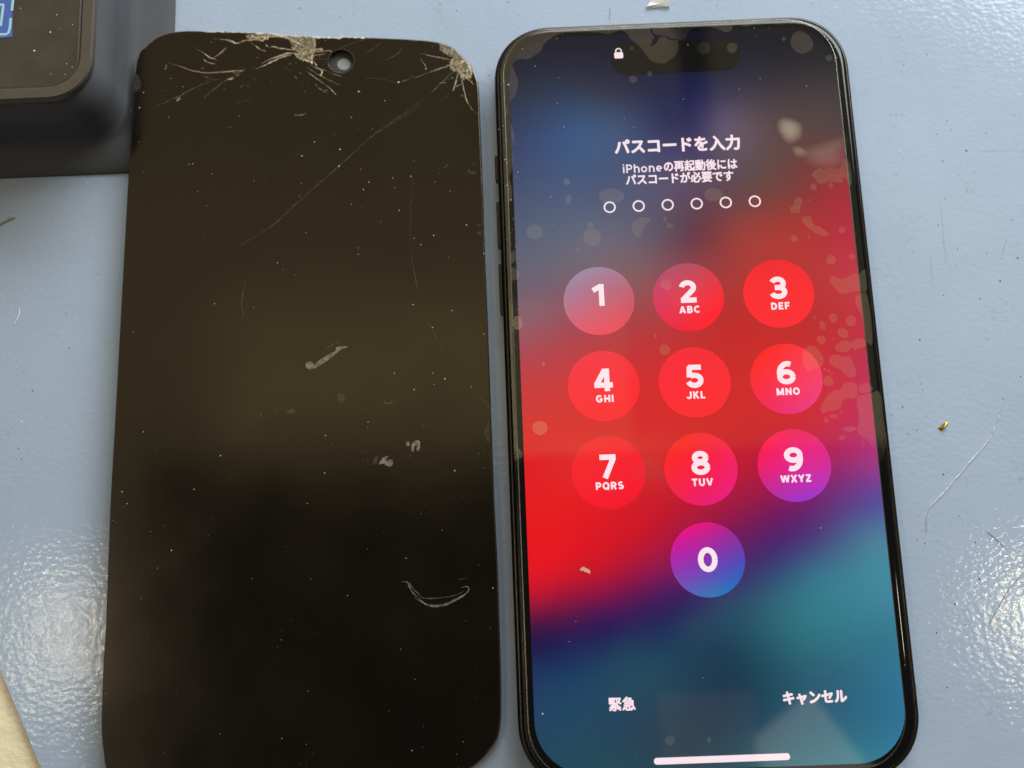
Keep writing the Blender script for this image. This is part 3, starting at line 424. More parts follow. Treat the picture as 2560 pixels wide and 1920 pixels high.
lid = mesh('lid', *loft([R3(boxline(-8.51, 14.26, .65), 2.24), R3(boxline(-8.51, 14.26, .65), 2.31), R3(boxline(-8.55, 14.30, .62), 2.325)]), M['lid'], bx)
stp = [BOX['stk'][0], BOX['stk'][1], BOX['stk'][2]]
ex = Vector(stp[2])-Vector(stp[1]); ex.normalize(); ey = Vector((-ex.y, ex.x)); ey = -ey if ey.y < 0 else ey
s0 = Vector(stp[1]); so = [tuple(s0), tuple(s0+ex*2.6), tuple(s0+ex*2.6+ey*1.5), tuple(s0+ey*1.5)]
mesh('sticker', *slab(so, 2.326, 2.336), M['blue'], bx)
lines = []
for l in BOX['stl']:
    v, f = ribbon(spline(l, 3, False), .055, lambda x, y: 2.338, .002, taper=False); lines.append((v, f))
mesh('sticker_print', *merge(*lines), M['cyan'], bx)
gr = [flake(-8.6-random.random()**2*1.6, 14.4+random.random()*2.4, 2.326, .008+.012*random.random()**3, 6, .004) for _ in range(12)]
gr += [flake(-8.2+.8*random.random(), 13.4+random.random()*.5, .23, .012, 6, .006) for _ in range(14)]
mesh('dust', *merge(*gr), M['dust'], bx, kind='stuff')

# ------------------------------------------------------------------ removed display panel
PT = .24
def pz(x, y): return .25-.04*x+.004*y
def pzu(d): return lambda x, y: pz(x, y)+d
pan = empty('display_panel', (-4.3, 8.0, .12)); tag(pan, 'cracked black phone display panel with a camera hole, taken off and lying dark', 'phone screen')
out = ccw(spline([tuple(q) for q in PANEL], 2))
o2 = []
for i in range(len(out)):                       # long straight sides get in-between points
    q, n_ = Vector(out[i]), Vector(out[(i+1) % len(out)]); k_ = max(1, int((n_-q).length/.8))
    o2 += [tuple(q.lerp(n_, j/k_)) for j in range(k_)]
out = o2
HX, HY = HOLE; HR = .287
hole = [(HX+HR*math.cos(t*2*math.pi/40), HY+HR*math.sin(t*2*math.pi/40)) for t in range(40)]
pin = inset(out, .028)
mesh('cover_glass', *fill_poly(pin, [hole], pz), M['panel'], pan)
def R3p(p, d): return [(x, y, pz(x, y)+d) for x, y in p]
ev, ef = loft([R3p(inset(out, .02), -PT), R3p(out, -PT+.02), R3p(out, -.022), R3p(inset(out, .012), -.006), R3p(pin, -.0004)], False, True)
ef = ef[:-1]
mesh('edge_band', ev, ef, M['panel_edge'], pan, smooth=True)
hs = ccw(hole)
sh = [(HX+.045+.152*math.cos(t*2*math.pi/32), HY+.0+.150*math.sin(t*2*math.pi/32)) for t in range(32)]
V1, F1 = fill_poly(hs, [sh], pzu(-.12))
V2 = R3p(hs, -.12)+R3p(hs, 0.0); F2 = [((i+1) % 40, i, 40+i, 40+(i+1) % 40) for i in range(40)]
V3 = R3p(sh, -.235)+R3p(sh, -.12); F3 = [((i+1) % 32, i, 32+i, 32+(i+1) % 32) for i in range(32)]
mesh('camera_hole', *merge((V1, F1), (V2, F2), (V3, F3)), M['lens'], pan)
rg = [(HX+(HR+.004)*math.cos(t*2*math.pi/40), HY+(HR+.004)*math.sin(t*2*math.pi/40)) for t in range(41)]
mesh('hole_ring', *ribbon(rg, .012, pzu(.001), .002, taper=False), M['scratch'], pan)
mesh('hole_backing', *fill_poly([(HX+.045+.17*math.cos(t*2*math.pi/24), HY+.17*math.sin(t*2*math.pi/24)) for t in range(24)], [], pzu(-.135)), M['backing'], pan)
# cracks: every long crack its own piece, the crushed spots as stuff
def resample(p, st):
    o = [tuple(p[0][:2])]
    for i in range(len(p)-1):
        q, n_ = Vector(p[i][:2]), Vector(p[i+1][:2]); k_ = max(1, int((n_-q).length/st))
        o += [tuple(q.lerp(n_, (j+1)/k_)) for j in range(k_)]
    return o
PXC = .0083
ci = 0
for pts, wd, br in CRACKS:
    p = resample(spline(pts, 4, False), .025)
    p = [(x+(random.random()-.5)*.012, y+(random.random()-.5)*.012) for x, y in p]
    ci += 1
    v, f = ribbon(p, wd*PXC*.74, pzu(.0015+.0002*(ci % 9)), .009, True, .55)
    if br > .75: v, f = merge((v, f), ribbon([(x+.014, y-.012) for x, y in p[len(p)//5:]], wd*PXC*.4, pzu(.0012), .004, True, .7))
    mesh('crack', v, f, M['crack'] if br > .75 else M['crack_dim'], pan)
# chipped glass along the top edge, raw; pale tone paints the light it catches
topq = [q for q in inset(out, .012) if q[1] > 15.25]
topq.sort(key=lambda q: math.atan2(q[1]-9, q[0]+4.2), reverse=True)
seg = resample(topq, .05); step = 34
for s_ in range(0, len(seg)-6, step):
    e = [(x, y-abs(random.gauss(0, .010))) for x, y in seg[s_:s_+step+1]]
    mesh('chipped_edge_glint', *ribbon(e, .026, pzu(.0007), .006, False, .8), M['crack_dim'] if s_//step in (1, 2) else M['scratch'], pan)
def inside(q, poly):
    x, y = q; c = False
    for i in range(len(poly)):
        x1, y1 = poly[i]; x2, y2 = poly[i-1]
        if (y1 > y) != (y2 > y) and x < (x2-x1)*(y-y1)/(y2-y1)+x1: c = not c
    return c
shard = []
for pi, poly in enumerate(PATCH):
    pl = ccw([tuple(q) for q in poly])
    mesh('crushed_glass', *fill_poly(pl, [], pzu(.0008)), M['crush'], pan, kind='stuff')
    xs = [q[0] for q in pl]; ys = [q[1] for q in pl]
    n_ = int(abs(area2(pl))/2*(420 if pi != 1 else 220))
    while n_ > 0:
        q = (random.uniform(min(xs), max(xs)), random.uniform(min(ys), max(ys)))
        if not inside(q, pl): continue
        n_ -= 1
        an = random.choice((.5, 2.2, random.random()*6.28)) if pi == 0 else random.random()*6.28
        ln = .03+.13*random.random()**2
        e = [(q[0]+t*ln*math.cos(an)+(random.random()-.5)*.02, q[1]+t*ln*math.sin(an)+(random.random()-.5)*.02) for t in (-.5, 0, .5)]
        shard.append(ribbon(e,   .006+.008*random.random(), pzu(.002+.001*random.random()), .006, True))
# splinters thrown along the fracture lines
for (cx, cy), n_, sd in ((HOLE[0]-2.05, HOLE[1]-.35), 45, (.85, .25)), ((HOLE[0]-.95, HOLE[1]+.02), 30, (.5, .25)), ((-.75, 15.35), 40, (.22, .25)):
    for _ in range(n_):
        q = (random.gauss(cx, sd[0]), random.gauss(cy, sd[1]))
        if not inside(q, pin): continue
        an = math.atan2(q[1]-HOLE[1]-.1, q[0]-(HOLE[0]-.9))+random.gauss(0, .3); ln = .015+.05*random.random()**2
        shard.append(ribbon([(q[0]-ln*math.cos(an)*.5, q[1]-ln*math.sin(an)*.5), q, (q[0]+ln*math.cos(an)*.5, q[1]+ln*math.sin(an)*.5)],   .004+.008*random.random()**2, pzu(.002), .005, True))
mesh('glass_splinters', *merge(*shard[::2]), M['crack'], pan, kind='stuff')
mesh('glass_splinters', *merge(*shard[1::2]), M['crack_dim'], pan, kind='stuff')
for pts, wd, br in SCRATCH:
    p = resample(spline(pts, 5, False), .05)
    ci += 1
    mesh('scratch', *ribbon(p, wd*PXC*(.7+.5*br), pzu(.0009+.0001*(ci % 7)),   .002, True, .6), M['scratch'] if br < .95 else M['mark'], pan)
for pts in MARKS:
    pl = ccw(spline([tuple(q) for q in pts], 3))
    ci += 1
    mesh('glue_mark', *fill_poly(pl, [], pzu(.0011+.0001*(ci % 7))), M['mark'] if len(pts) > 6 else M['faint'], pan)
dd = [flake(x, y, pz(x, y)+.001, r*PXC*.95, 6) for x, y, r in DUST_P]
for _ in range(260):
    q = (random.uniform(-8.2, -.4), random.uniform(.3, 16.2))
    if inside(q, pin): dd.append(flake(q[0], q[1], pz(*q)+.001, PXC*(.3+.45*random.random()**2), 5))
mesh('dust', *merge(*dd), M['dust'], pan, kind='stuff')

# ------------------------------------------------------------------ the lit phone
phn = empty('phone', (3.88, 8.03, 0)); tag(phn, 'bronze framed phone with a lit red and blue passcode keypad screen', 'phone')
PW, PH = 7.76, 16.07
def pr(d, R=1.28): return rr(d, d, PW-d, PH-d, R-d, 18)
fr = [(.09, 0.0), (.03, .03), (.008, .08), (0, .14), (0, .63), (.008, .68), (.03, .72), (.055, .738), (.082, .744), (.094, .738), (.098, .70)]
fv, ff = loft([R3(pr(d), z) for d, z in fr], False, True); mesh('frame', fv, ff, M['frame'], phn, smooth=True)
gv = [(.104, .70), (.104, .748), (.112, .762), (.128, .773), (.155, .781), (.20, .7855), (.26, .786)]
vv, ff = loft([R3(pr(d), z) for d, z in gv], True, False); mesh('front_glass', vv, ff, M['front'], phn, smooth=True)
# buttons on the left side
for (ya, yb) in ((12.58, 13.15), (11.06, 12.09), (9.58, 10.68)):
    o = [(-.062, ya+.05), (-.05, ya), (.01, ya), (.01, yb), (-.05, yb), (-.062, yb-.05)]
    V, F = loft([R3(inset(ccw(o), .012), .30), R3(ccw(o), .32), R3(ccw(o), .50), R3(inset(ccw(o), .012), .52)])
    mesh('side_button', V, F, M['key'], phn, centre=True)
for (x, y0, y1) in ((PW+.001, 1.62, 1.74), (PW+.001, 14.2, 14.32)):
    V, F = loft([R3([(x-.01, y0), (x+.002, y0), (x+.002, y1), (x-.01, y1)], .13), R3([(x-.01, y0), (x+.002, y0), (x+.002, y1), (x-.01, y1)], .66)])
    mesh('antenna_band', V, F, M['gasket'], phn, centre=True)
# display picture: colours spread smoothly from sampled points
SP = np.array(SCREEN, float)  # colours also hold part of a dark reflected band near the top
def tps_fit(xy, c, reg=.02):
    d = np.linalg.norm(xy[:, None]-xy[None], axis=2); K = np.where(d > 0, d*d*np.log(np.maximum(d, 1e-9)), 0)
    n = len(xy); P = np.c_[np.ones(n), xy]
    A = np.zeros((n+3, n+3)); A[:n, :n] = K+reg*np.eye(n); A[:n, n:] = P; A[n:, :n] = P.T
    return np.linalg.solve(A, np.r_[c, np.zeros((3, c.shape[1]))])
def tps_eval(xy, W, q):
    d = np.linalg.norm(q[:, None]-xy[None], axis=2); K = np.where(d > 0, d*d*np.log(np.maximum(d, 1e-9)), 0)
    return K@W[:-3]+np.c_[np.ones(len(q)), q]@W[-3:]
WS = tps_fit(SP[:, :2], SP[:, 2:])
def paint(o, cols):
    at = o.data.color_attributes.new('pixel', 'FLOAT_COLOR', 'POINT')
    c = np.clip(cols, 0, 1); c = np.where(c <= .04045, c/12.92, ((c+.055)/1.055)**2.4)
    at.data.foreach_set('color', np.c_[c, np.ones(len(c))].astype(np.float32).ravel())
SX0, SX1, SY0, SY1, SR = .322, 7.452, .318, 15.755, .98
ys = np.unique(np.r_[SY0+SR*(1-np.cos(np.linspace(0, math.pi/2, 16))), np.linspace(SY0+SR, SY1-SR, 90), SY1-SR*(1-np.cos(np.linspace(0, math.pi/2, 16)))])
NX = 49; V = []; F = []
for y in ys:
    e = max(SY0+SR-y, y-(SY1-SR), 0); ins = SR-math.sqrt(max(SR*SR-e*e, 0))
    V += [(x, y, .790) for x in np.linspace(SX0+ins+1e-4, SX1-ins-1e-4, NX)]
for j in range(len(ys)-1):
    for i in range(NX-1):
        a_ = j*NX+i; F.append((a_, a_+1, a_+1+NX, a_+NX))
scr = mesh('display', V, F, M['screen'], phn)
paint(scr, tps_eval(SP[:, :2], WS, np.array([v[:2] for v in V])))
# black pill with the padlock
isl = mesh('screen_island', *loft([R3(rr(2.56, 14.79, 5.40, 15.56, .384, 12), .791), R3(rr(2.56, 14.79, 5.40, 15.56, .384, 12), .793)], True, False), M['island'], phn)
lx, ly = 2.744, 15.30
lock = [loft([R3(rr(lx-.098, ly-.115, lx+.098, ly+.03, .035, 5), .794), R3(rr(lx-.098, ly-.115, lx+.098, ly+.03, .035, 5), .7955)], True, False)]
arc = [(lx-.060, ly+.02)]+[(lx+.060*math.cos(t), ly+.055+.065*math.sin(t)) for t in np.linspace(math.pi, 0, 14)]+[(lx+.060, ly+.02)]
lock.append(ribbon(arc, .028, lambda x, y: .7957, .0, taper=False))
mesh('padlock_icon', *merge(*lock), M['white'], isl)

# ---- lettering as strokes
T_ = .2
def A_(cx, cy, rx, ry, a0, a1, n=16): return [(cx+rx*math.cos(math.radians(a0+(a1-a0)*i/n)), cy+ry*math.sin(math.radians(a0+(a1-a0)*i/n))) for i in range(n+1)]
G = {
 '1': (.52, [[(.06, .715), (.35, .91)], [(.36, 1), (.36, 0)]]),
 '2': (.64, [A_(.31, .68, .21, .22, 172, -28)+[(.13, .13)], [(.05, .1), (.60, .1)]]),
 '3': (.64, [A_(.31, .70, .20, .20, 162, -88)[:], A_(.31, .31, .225, .21, 92, -165), [(.20, .515), (.34, .515)]]),
 '4': (.68, [[(.46, 1), (.46, 0)], [(.40, .95), (.10, .30)], [(.02, .27), (.66, .27)]]),
 '5': (.64, [[(.57, .9), (.13, .9)], [(.17, .95), (.15, .46)], A_(.32, .325, .22, .225, 128, -165)]),
 '6': (.66, [A_(.335, .32, .225, .22, 0, 360, 28), A_(.40, .47, .29, .43, 68, 200)]),
 '7': (.60, [[(.02, .9), (.57, .9)], [(.50, .88), (.18, 0)]]),
 '8': (.66, [A_(.33, .725, .19, .175, 0, 360, 26), A_(.33, .305, .225, .205, 0, 360, 28)]),
 '9': (.66, [A_(.325, .68, .225, .22, 0, 360, 28), A_(.26, .53, .29, .43, 248, 380)]),
 '0': (.68, [A_(.34, .5, .235, .40, 0, 360, 34)]),
 'A': (.74, [[(.09, 0), (.35, .98)], [(.65, 0), (.39, .98)], [(.2, .27), (.54, .27)]]),
 'B': (.66, [[(.12, 0), (.12, 1)], [(.1, .9), (.34, .9)]+A_(.34, .705, .17, .195, 90, -90)+[(.1, .51)], [(.34, .51)]+A_(.36, .305, .18, .205, 90, -90)+[(.1, .1)]]),
 'C': (.72, [A_(.38, .5, .28, .4, 48, 312, 24)]),
 'D': (.70, [[(.12, 0), (.12, 1)], [(.1, .9), (.28, .9)]+A_(.28, .5, .30, .4, 90, -90, 20)+[(.1, .1)]]),
 'E': (.58, [[(.12, 0), (.12, 1)], [(.1, .9), (.54, .9)], [(.1, .51), (.50, .51)], [(.1, .1), (.55, .1)]]),
 'F': (.56, [[(.12, 0), (.12, 1)], [(.1, .9), (.54, .9)], [(.1, .49), (.49, .49)]]),
 'G': (.76, [A_(.38, .5, .28, .4, 48, 330, 26)+[(.63, .45)], [(.40, .46), (.71, .46)]]),
 'H': (.70, [[(.12, 0), (.12, 1)], [(.58, 0), (.58, 1)], [(.1, .5), (.6, .5)]]),
 'I': (.24, [[(.12, 0), (.12, 1)]]),
 'J': (.56, [[(.44, 1), (.44, .30)]+A_(.25, .30, .19, .20, 0, -180)]),
 'K': (.68, [[(.12, 0), (.12, 1)], [(.56, 1), (.14, .42)], [(.28, .56), (.59, 0)]]),
 'L': (.54, [[(.12, 0), (.12, 1)], [(.1, .1), (.52, .1)]]),
 'M': (.86, [[(.12, 0), (.12, 1)], [(.74, 0), (.74, 1)], [(.13, .95), (.43, .08)], [(.73, .95), (.43, .08)]]),
 'N': (.72, [[(.12, 0), (.12, 1)], [(.60, 0), (.60, 1)], [(.12, .93), (.60, .07)]]),
 'O': (.76, [A_(.38, .5, .28, .40, 0, 360, 30)]),
 'P': (.64, [[(.12, 0), (.12, 1)], [(.1, .9), (.34, .9)]+A_(.34, .665, .19, .235, 90, -90)+[(.1, .43)]]),
 'Q': (.76, [A_(.38, .5, .28, .40, 0, 360, 30), [(.42, .27), (.66, -.02)]]),
 'R': (.68, [[(.12, 0), (.12, 1)], [(.1, .9), (.35, .9)]+A_(.35, .68, .19, .22, 90, -90)+[(.1, .46)], [(.34, .46), (.57, 0)]]),
 'S': (.64, [A_(.32, .705, .21, .195, 40, 255, 18)+A_(.32, .30, .22, .20, 72, -152, 18)]),
 'T': (.62, [[(.31, 0), (.31, 1)], [(.02, .9), (.60, .9)]]),
 'U': (.70, [[(.12, 1), (.12, .36)]+A_(.35, .36, .23, .26, 180, 360, 18)+[(.58, 1)]]),
 'V': (.72, [[(.08, 1), (.35, .03)], [(.64, 1), (.37, .03)]]),
 'W': (1.0, [[(.08, 1), (.27, .04)], [(.49, .95), (.28, .04)], [(.51, .95), (.72, .04)], [(.92, 1), (.73, .04)]]),
 'X': (.70, [[(.08, 1), (.61, 0)], [(.62, 1), (.09, 0)]]),
 'Y': (.68, [[(.07, 1), (.34, .44)], [(.61, 1), (.34, .44)], [(.34, .5), (.34, 0)]]),
 'Z': (.64, [[(.05, .9), (.58, .9)], [(.53, .87), (.10, .13)], [(.04, .1), (.60, .1)]]),
 'i': (.24, [[(.12, 0), (.12, .73)], [(.12, .86), (.12, 1.02)]]),
 'h': (.60, [[(.11, 0), (.11, 1)], [(.11, .40)]+A_(.30, .42, .19, .24, 170, 0, 12)+[(.49, 0)]]),
 'o': (.64, [A_(.31, .36, .21, .28, 0, 360, 24)]),
 'n': (.60, [[(.11, 0), (.11, .73)], [(.11, .40)]+A_(.30, .42, .19, .24, 170, 0, 12)+[(.49, 0)]]),
 'e': (.62, [[(.12, .37), (.51, .37)]+A_(.31, .37, .20, .27, 0, 305, 22)]),
}
def strokes(txt, hgt, cx, cy, z, trk=.08, thick=None, width=None):
    """centre the word on (cx, cy); hgt is the capital height"""
    x = 0; parts = []
    for ch in txt:
        wdt, st = G[ch]
        for s in st: parts.append([(x+px, py) for px, py in s])
        x += wdt+trk
    x -= trk
    kx = (width/x) if width else hgt
    out_ = []
    for n_, s in enumerate(parts):
        p = [(cx+(px-x/2)*kx, cy+(py-.5)*hgt) for px, py in s]
        out_.append(ribbon(p, (thick or T_)*hgt, (lambda zz: (lambda x_, y_: zz))(z+.0002*(n_ % 5)), 0, taper=False))
    return merge(*out_)

def font_text(txt, cx, cy, width, height, z, bold, nb=8):
    c = bpy.data.curves.new('t', 'FONT'); c.body = txt; c.size = 1; c.resolution_u = 3
    o = bpy.data.objects.new('t', c); col.objects.link(o)
    dg = bpy.context.evaluated_depsgraph_get(); dg.update()
    me = bpy.data.meshes.new_from_object(o.evaluated_get(dg))
    vs = np.array([v.co[:2] for v in me.vertices]); fs = [tuple(p.vertices) for p in me.polygons]
    bpy.data.objects.remove(o); bpy.data.curves.remove(c); bpy.data.meshes.remove(me)
    lo, hi = vs.min(0), vs.max(0); k_ = np.array([(width-2*bold)/(hi[0]-lo[0]), (height-2*bold)/(hi[1]-lo[1])])
    q = (vs-(lo+hi)/2)*k_+np.array([cx, cy])
    parts = []
    for i in range(nb+1):
        dx, dy = (0, 0) if i == nb else (bold*math.cos(i*2*math.pi/nb), bold*math.sin(i*2*math.pi/nb))
        parts.append(([(x+dx, y+dy, z+.0001*i) for x, y in q], fs))
    return merge(*parts)

TZ = .797
mesh('heading_text', *font_text('パスコードを入力', 3.88, 13.105, 2.70, .36, TZ, .014), M['white'], phn)
l2 = font_text('の再起動後には', 4.345, 12.615, 1.575, .255, TZ, .0085)
mesh('notice_text', *merge(strokes('iPhone', .195, 3.10, 12.60, TZ, .05, .155, .86), l2, font_text('パスコードが必要です', 3.88, 12.345, 2.30, .255, TZ, .0085)), M['white'], phn)
for i in range(6):
    cx = 2.352+.6165*i; cy = 11.745
    V = []; F = []; n_ = 32
    for r in (.096, .130): V += [(cx+r*math.cos(t*2*math.pi/n_), cy+r*math.sin(t*2*math.pi/n_), TZ) for t in range(n_)]
    F = [(n_+t, n_+(t+1) % n_, (t+1) % n_, t) for t in range(n_)]
    mesh('passcode_dot', V, [f[::-1] for f in F] if False else F, M['white'], phn, centre=True)
BT = {
 '1': [(165, 130, 155), (180, 115, 140), (193, 102, 122), (200, 92, 108), (232, 80, 95)], '2': [(185, 75, 95), (212, 60, 92), (230, 58, 75), (246, 50, 60), (245, 40, 60)],
 '3': [(240, 50, 50), (250, 52, 52), (250, 52, 52), (252, 52, 52), (250, 52, 54)], '4': [(240, 62, 72), (246, 55, 62), (248, 54, 60), (248, 52, 56), (248, 50, 55)],
 '5': [(245, 50, 60), (250, 50, 58), (250, 48, 58), (250, 50, 54), (250, 52, 52)], '6': [(250, 55, 55), (250, 50, 58), (250, 50, 80), (245, 62, 100), (238, 46, 110)],
 '7': [(240, 46, 46), (246, 46, 48), (246, 44, 50), (248, 36, 50), (246, 28, 48)], '8': [(246, 48, 52), (250, 46, 54), (249, 34, 72), (242, 30, 102), (235, 28, 105)],
 '9': [(240, 30, 95), (236, 30, 105), (230, 34, 138), (212, 44, 152), (165, 50, 190)], '0': [(212, 24, 130), (168, 40, 168), (136, 52, 176), (88, 70, 178), (66, 108, 180)]}
LT = {'2': 'ABC', '3': 'DEF', '4': 'GHI', '5': 'JKL', '6': 'MNO', '7': 'PQRS', '8': 'TUV', '9': 'WXYZ'}
for i, dg_ in enumerate('1234567890'):
    cx = (2.015, 3.882, 5.763)[i % 3] if dg_ != '0' else 3.886
    cy = (9.690, 7.872, 6.080, 4.268)[i//3]
    R_ = .738
    V = [(cx, cy, .793)]; F = []; ns, nr = 40, 9
    rad = [R_*(k_+1)/(nr-2) for k_ in range(nr-2)]; rad = [R_*(k_+1)/7*.965 for k_ in range(7)]+[R_*.985, R_]
    for r in rad: V += [(cx+r*math.cos(t*2*math.pi/ns), cy+r*math.sin(t*2*math.pi/ns), .793) for t in range(ns)]
    for t in range(ns): F.append((0, 1+t, 1+(t+1) % ns))
    for k_ in range(len(rad)-1):
        for t in range(ns):
            a_ = 1+k_*ns+t; b2 = 1+k_*ns+(t+1) % ns; F.append((a_, a_+ns, b2+ns, b2))
    btn = mesh('keypad_button', V, F, M['screen'], phn, centre=True)
    q = np.array([(v[0]-cx, v[1]-cy) for v in V])/R_
    c5 = np.array([(r, g*.8, b*.88) if r > 234 and g < 75 and b < 80 else (r, g, b) for r, g, b in BT[dg_]], float)/255
    Wb = tps_fit(np.array([(0, .85), (-.85, 0), (0, 0), (.85, 0), (0, -.85)], float), c5, .03)
    cc = tps_eval(np.array([(0, .85), (-.85, 0), (0, 0), (.85, 0), (0, -.85)], float), Wb, q)
    vl = .0125*(1 if cy > 6.5 else .35)
    cl = np.clip(cc, 0, 1); cl = np.where(cl <= .04045, cl/12.92, ((cl+.055)/1.055)**2.4); cl = np.maximum(cl-vl*np.array([1, .85, .6]), .002)
    cc = np.where(cl <= .0031308, cl*12.92, 1.055*cl**(1/2.4)-.055)
    rr_ = np.linalg.norm(q, axis=1); cc[rr_ > .99] = np.clip(cc[rr_ > .99]*1.03+.02, 0, 1)
    paint(btn, cc)
    dy = 0.0 if dg_ == '0' else .124
    mesh('numeral', *strokes(dg_, .475, cx, cy+dy, .7962, 0, .232, .475*G[dg_][0]*1.25), M['white'], btn)
    if dg_ in LT: mesh('letters', *strokes(LT[dg_], .150, cx+.01, cy-.268, .7962, .12, .25, .158*sum(G[c][0]+.12 for c in LT[dg_])*1.12), M['white'], btn)
mesh('emergency_text', *font_text('緊急', 2.03, 1.575, .52, .265, TZ, .009), M['white'], phn)
mesh('cancel_text', *font_text('キャンセル', 5.755, 1.565, 1.24, .26, TZ, .013), M['white'], phn)
hb = rr(2.58, .432, 5.18, .556, .062, 8)
mesh('home_bar', *loft([R3(hb, .792), R3(hb, .7945)], True, False), M['white'], phn)
# screen protector: its edge, the air that crept in under it, bubbles, grease
fo = rr(.20, .20, PW-.30, PH-.13, 1.1, 18)
mesh('screen_protector', *ribbon(fo+[fo[0]], .022, lambda x, y: .7995, .003, taper=False), M['edge'], phn)
rim_o = [q for q in rr(.125, .15, PW-.26, PH-.075, 1.19, 18)]
ri = spline([tuple(q) for q in RIM_IN], 3, False)
y_end = ri[0][1]; xe = ri[-1]
# outer line runs from the left side end, up, round both corners to the right end
sel = sorted([q for q in rim_o if q[0] < 3.5 and q[1] > 12], key=lambda q: math.atan2(q[1]-12, q[0]-3.5), reverse=True)
outer = [(.125, y_end), (.125, 10), (.125, 12)]+sel+sorted([q for q in rim_o if q[0] >= 3.5 and q[1] > xe[1]], key=lambda q: math.atan2(q[1]-12, q[0]-3.5), reverse=True)
gap = [spline([tuple(q) for q in RIM_GAP[0]], 3)]
mesh('lifted_film_rim', *fill_poly(ccw(ri+outer[::-1]), [ccw(g_) for g_ in gap], lambda x, y: .8004), M['bubble'], phn)
bi = 0
for x, y, rx, ry in BUB_ELL:
    bi += 1; e = ell(x, y, abs(rx), abs(ry), 18 if rx > .1 else 12)
    zb = .8006+.0002*(bi % 6)
    mesh('air_bubble', *fill_poly(e, [], lambda x_, y_: zb), M['bubble'], phn, centre=True)
for pl in BUB_POL:
    bi += 1; zb = .8006+.0002*(bi % 6)
    mesh('air_bubble', *fill_poly(ccw(spline([tuple(q) for q in pl], 3)), [], lambda x_, y_: zb), M['bubble'], phn, centre=True)
for pl in SMEAR:
    p = ccw(spline([tuple(q) for q in pl], 3)); cx = sum(q[0] for q in p)/len(p); cy = sum(q[1] for q in p)/len(p)
    V = [(cx, cy, .8025)]; n_ = len(p); F = []
    lev = (.35, .7, 1.15)
    for k_ in lev: V += [(cx+(x-cx)*k_, cy+(y-cy)*k_, .8025) for x, y in p]
    F += [(0, 1+i, 1+(i+1) % n_) for i in range(n_)]
    for k_ in range(2): F += [(1+k_*n_+i, 1+(k_+1)*n_+i, 1+(k_+1)*n_+(i+1) % n_, 1+k_*n_+(i+1) % n_) for i in range(n_)]
    o = mesh('finger_smear', V, F, M['smear'], phn, centre=True)
    at = o.data.attributes.new('fade', 'FLOAT', 'POINT'); big = .35 if pl is SMEAR[2] else (.55 if pl is SMEAR[1] else 1.0)
    at.data.foreach_set('value', [big]+[big*.95]*n_+[big*.6]*n_+[0.0]*n_)
dd = [flake(x, y, .803, r*PXC*.85, 6) for x, y, r in DUST_F]
for _ in range(60): dd.append(flake(random.uniform(.35, 7.3), random.uniform(.5, 15.8), .803, PXC*(.25+.35*random.random()**2), 5))
for _ in range(60): dd.append(flake(random.uniform(.13, .34), random.uniform(9, 15), .803, PXC*(.3+.4*random.random()**2), 5))
for _ in range(22): dd.append(flake(random.uniform(1.2, 6.8), random.uniform(15.75, 15.95), .803, PXC*(.3+.5*random.random()**2), 5))
mesh('dust', *merge(*dd), M['dust'], phn, kind='stuff')
tag(mesh('tan_crumb', *slab(spline([tuple(q) for q in CRUMB_F], 3), .803, .818), M['crumb']), 'tan curled crumb stuck on the red part of the lit screen', 'crumb')

# ------------------------------------------------------------------ litter on the mat
tag(mesh('white_fibre', *ribbon(resample(spline([tuple(q) for q in FIBRE], 4, False), .04), .017, lambda x, y: .02, .014, True, .5), M['fibre']), 'long bent white fibre on the mat right of the lit phone', 'fibre')
for hr, mt, wd, lb in zip(HAIRS, ('hair', 'hair', 'fibre', 'hair'), (.008, .009, .020, .007), ('short dark hair just below the white fibre on the mat', 'dark hair across the shiny patch of mat at the right', 'short curved white hair on the mat left of the cracked panel', 'thin upright hair on the mat above the left part of the lit phone')):
    tag(mesh('stray_hair', *ribbon(spline([tuple(q) for q in hr], 6, False), wd, lambda x, y: .008, .007), M[mt]), lb, 'hair')
fl = [tuple(q) for q in FLAKE]
fv = [(x, y, .004+(.05 if i in (2, 3, 4) else .0)) for i, (x, y) in enumerate(fl)]; cxy = (sum(q[0] for q in fl)/len(fl), sum(q[1] for q in fl)/len(fl)-.02)
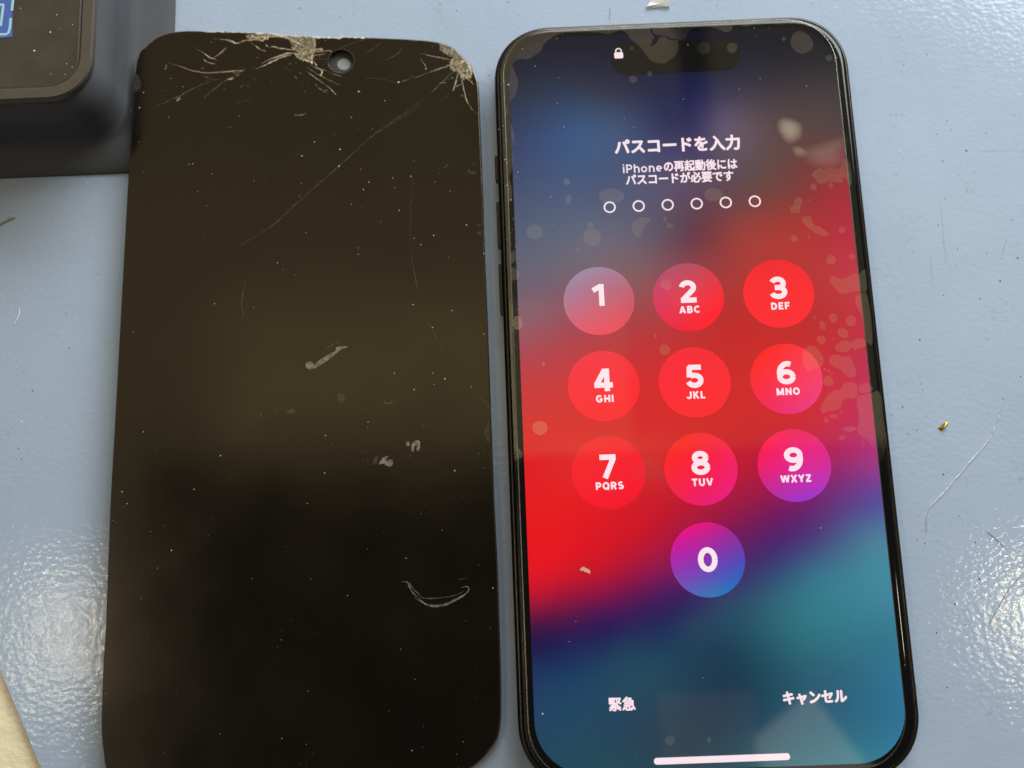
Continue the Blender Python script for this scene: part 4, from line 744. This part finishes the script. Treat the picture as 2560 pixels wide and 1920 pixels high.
fv.append((cxy[0], cxy[1], .075))
tag(mesh('gold_flake', fv, [(i, (i+1) % len(fl), len(fl)) for i in range(len(fl))][::1], M['gold']), 'tiny folded gold foil flake on the mat right of the lit phone', 'foil flake')
tag(mesh('splinter', *slab([tuple(q) for q in STICK], .002, .03), M['wood']), 'small brown splinter on the mat at the left edge', 'splinter')
sp_ = [tuple(q) for q in SCRAP]
sv = [(sp_[0][0], sp_[0][1], .002), (sp_[1][0], sp_[1][1], .05), (sp_[2][0], sp_[2][1], .002), (sp_[3][0], sp_[3][1], .16), (sp_[4][0], sp_[4][1], .10), (sp_[5][0], sp_[5][1], .06)]
sv += [(sp_[0][0]+.01, sp_[0][1]+.045, .065), (sp_[1][0], sp_[1][1]+.05, .075), (sp_[2][0]-.01, sp_[2][1]+.045, .065)]
tag(mesh('plastic_scrap', sv, [(0, 1, 7, 6), (1, 2, 8, 7), (6, 7, 4, 5), (7, 8, 3, 4)], M['foil']), 'small folded clear plastic scrap above the lit phone', 'scrap')
gd = [flake(x, y, .0005, r*PXC*1.1, 7, .012) for x, y, r in SPECK_D]
for _ in range(50):
    q = (random.uniform(-11, 12), random.uniform(0, 17.6)); gd.append(flake(q[0], q[1], .0005, PXC*(.35+.7*random.random()**3), 6, .006))
tag(mesh('grit', *merge(*gd), M['grit']), 'dark specks of grit scattered over the mat', 'grit', kind='stuff')
gl_ = [flake(x, y, .0005, r*PXC, 7, .012) for x, y, r in SPECK_L]
for _ in range(70):
    q = (random.uniform(-11, 12), random.uniform(0, 17.6)); gl_.append(flake(q[0], q[1], .0005, PXC*(.3+.4*random.random()**3), 6, .005))
tag(mesh('pale_dust', *merge(*gl_), M['dust']), 'pale dust specks scattered over the mat', 'dust', kind='stuff')
sf = [ribbon(spline([tuple(q) for q in l], 5, False), .022, lambda x, y: .0012, .0006) for l in SCUFF]
tag(mesh('scuff_marks', *merge(*sf), M['scuff']), 'thin blue scuff lines on the mat right of the lit phone', 'scuff', kind='stuff')
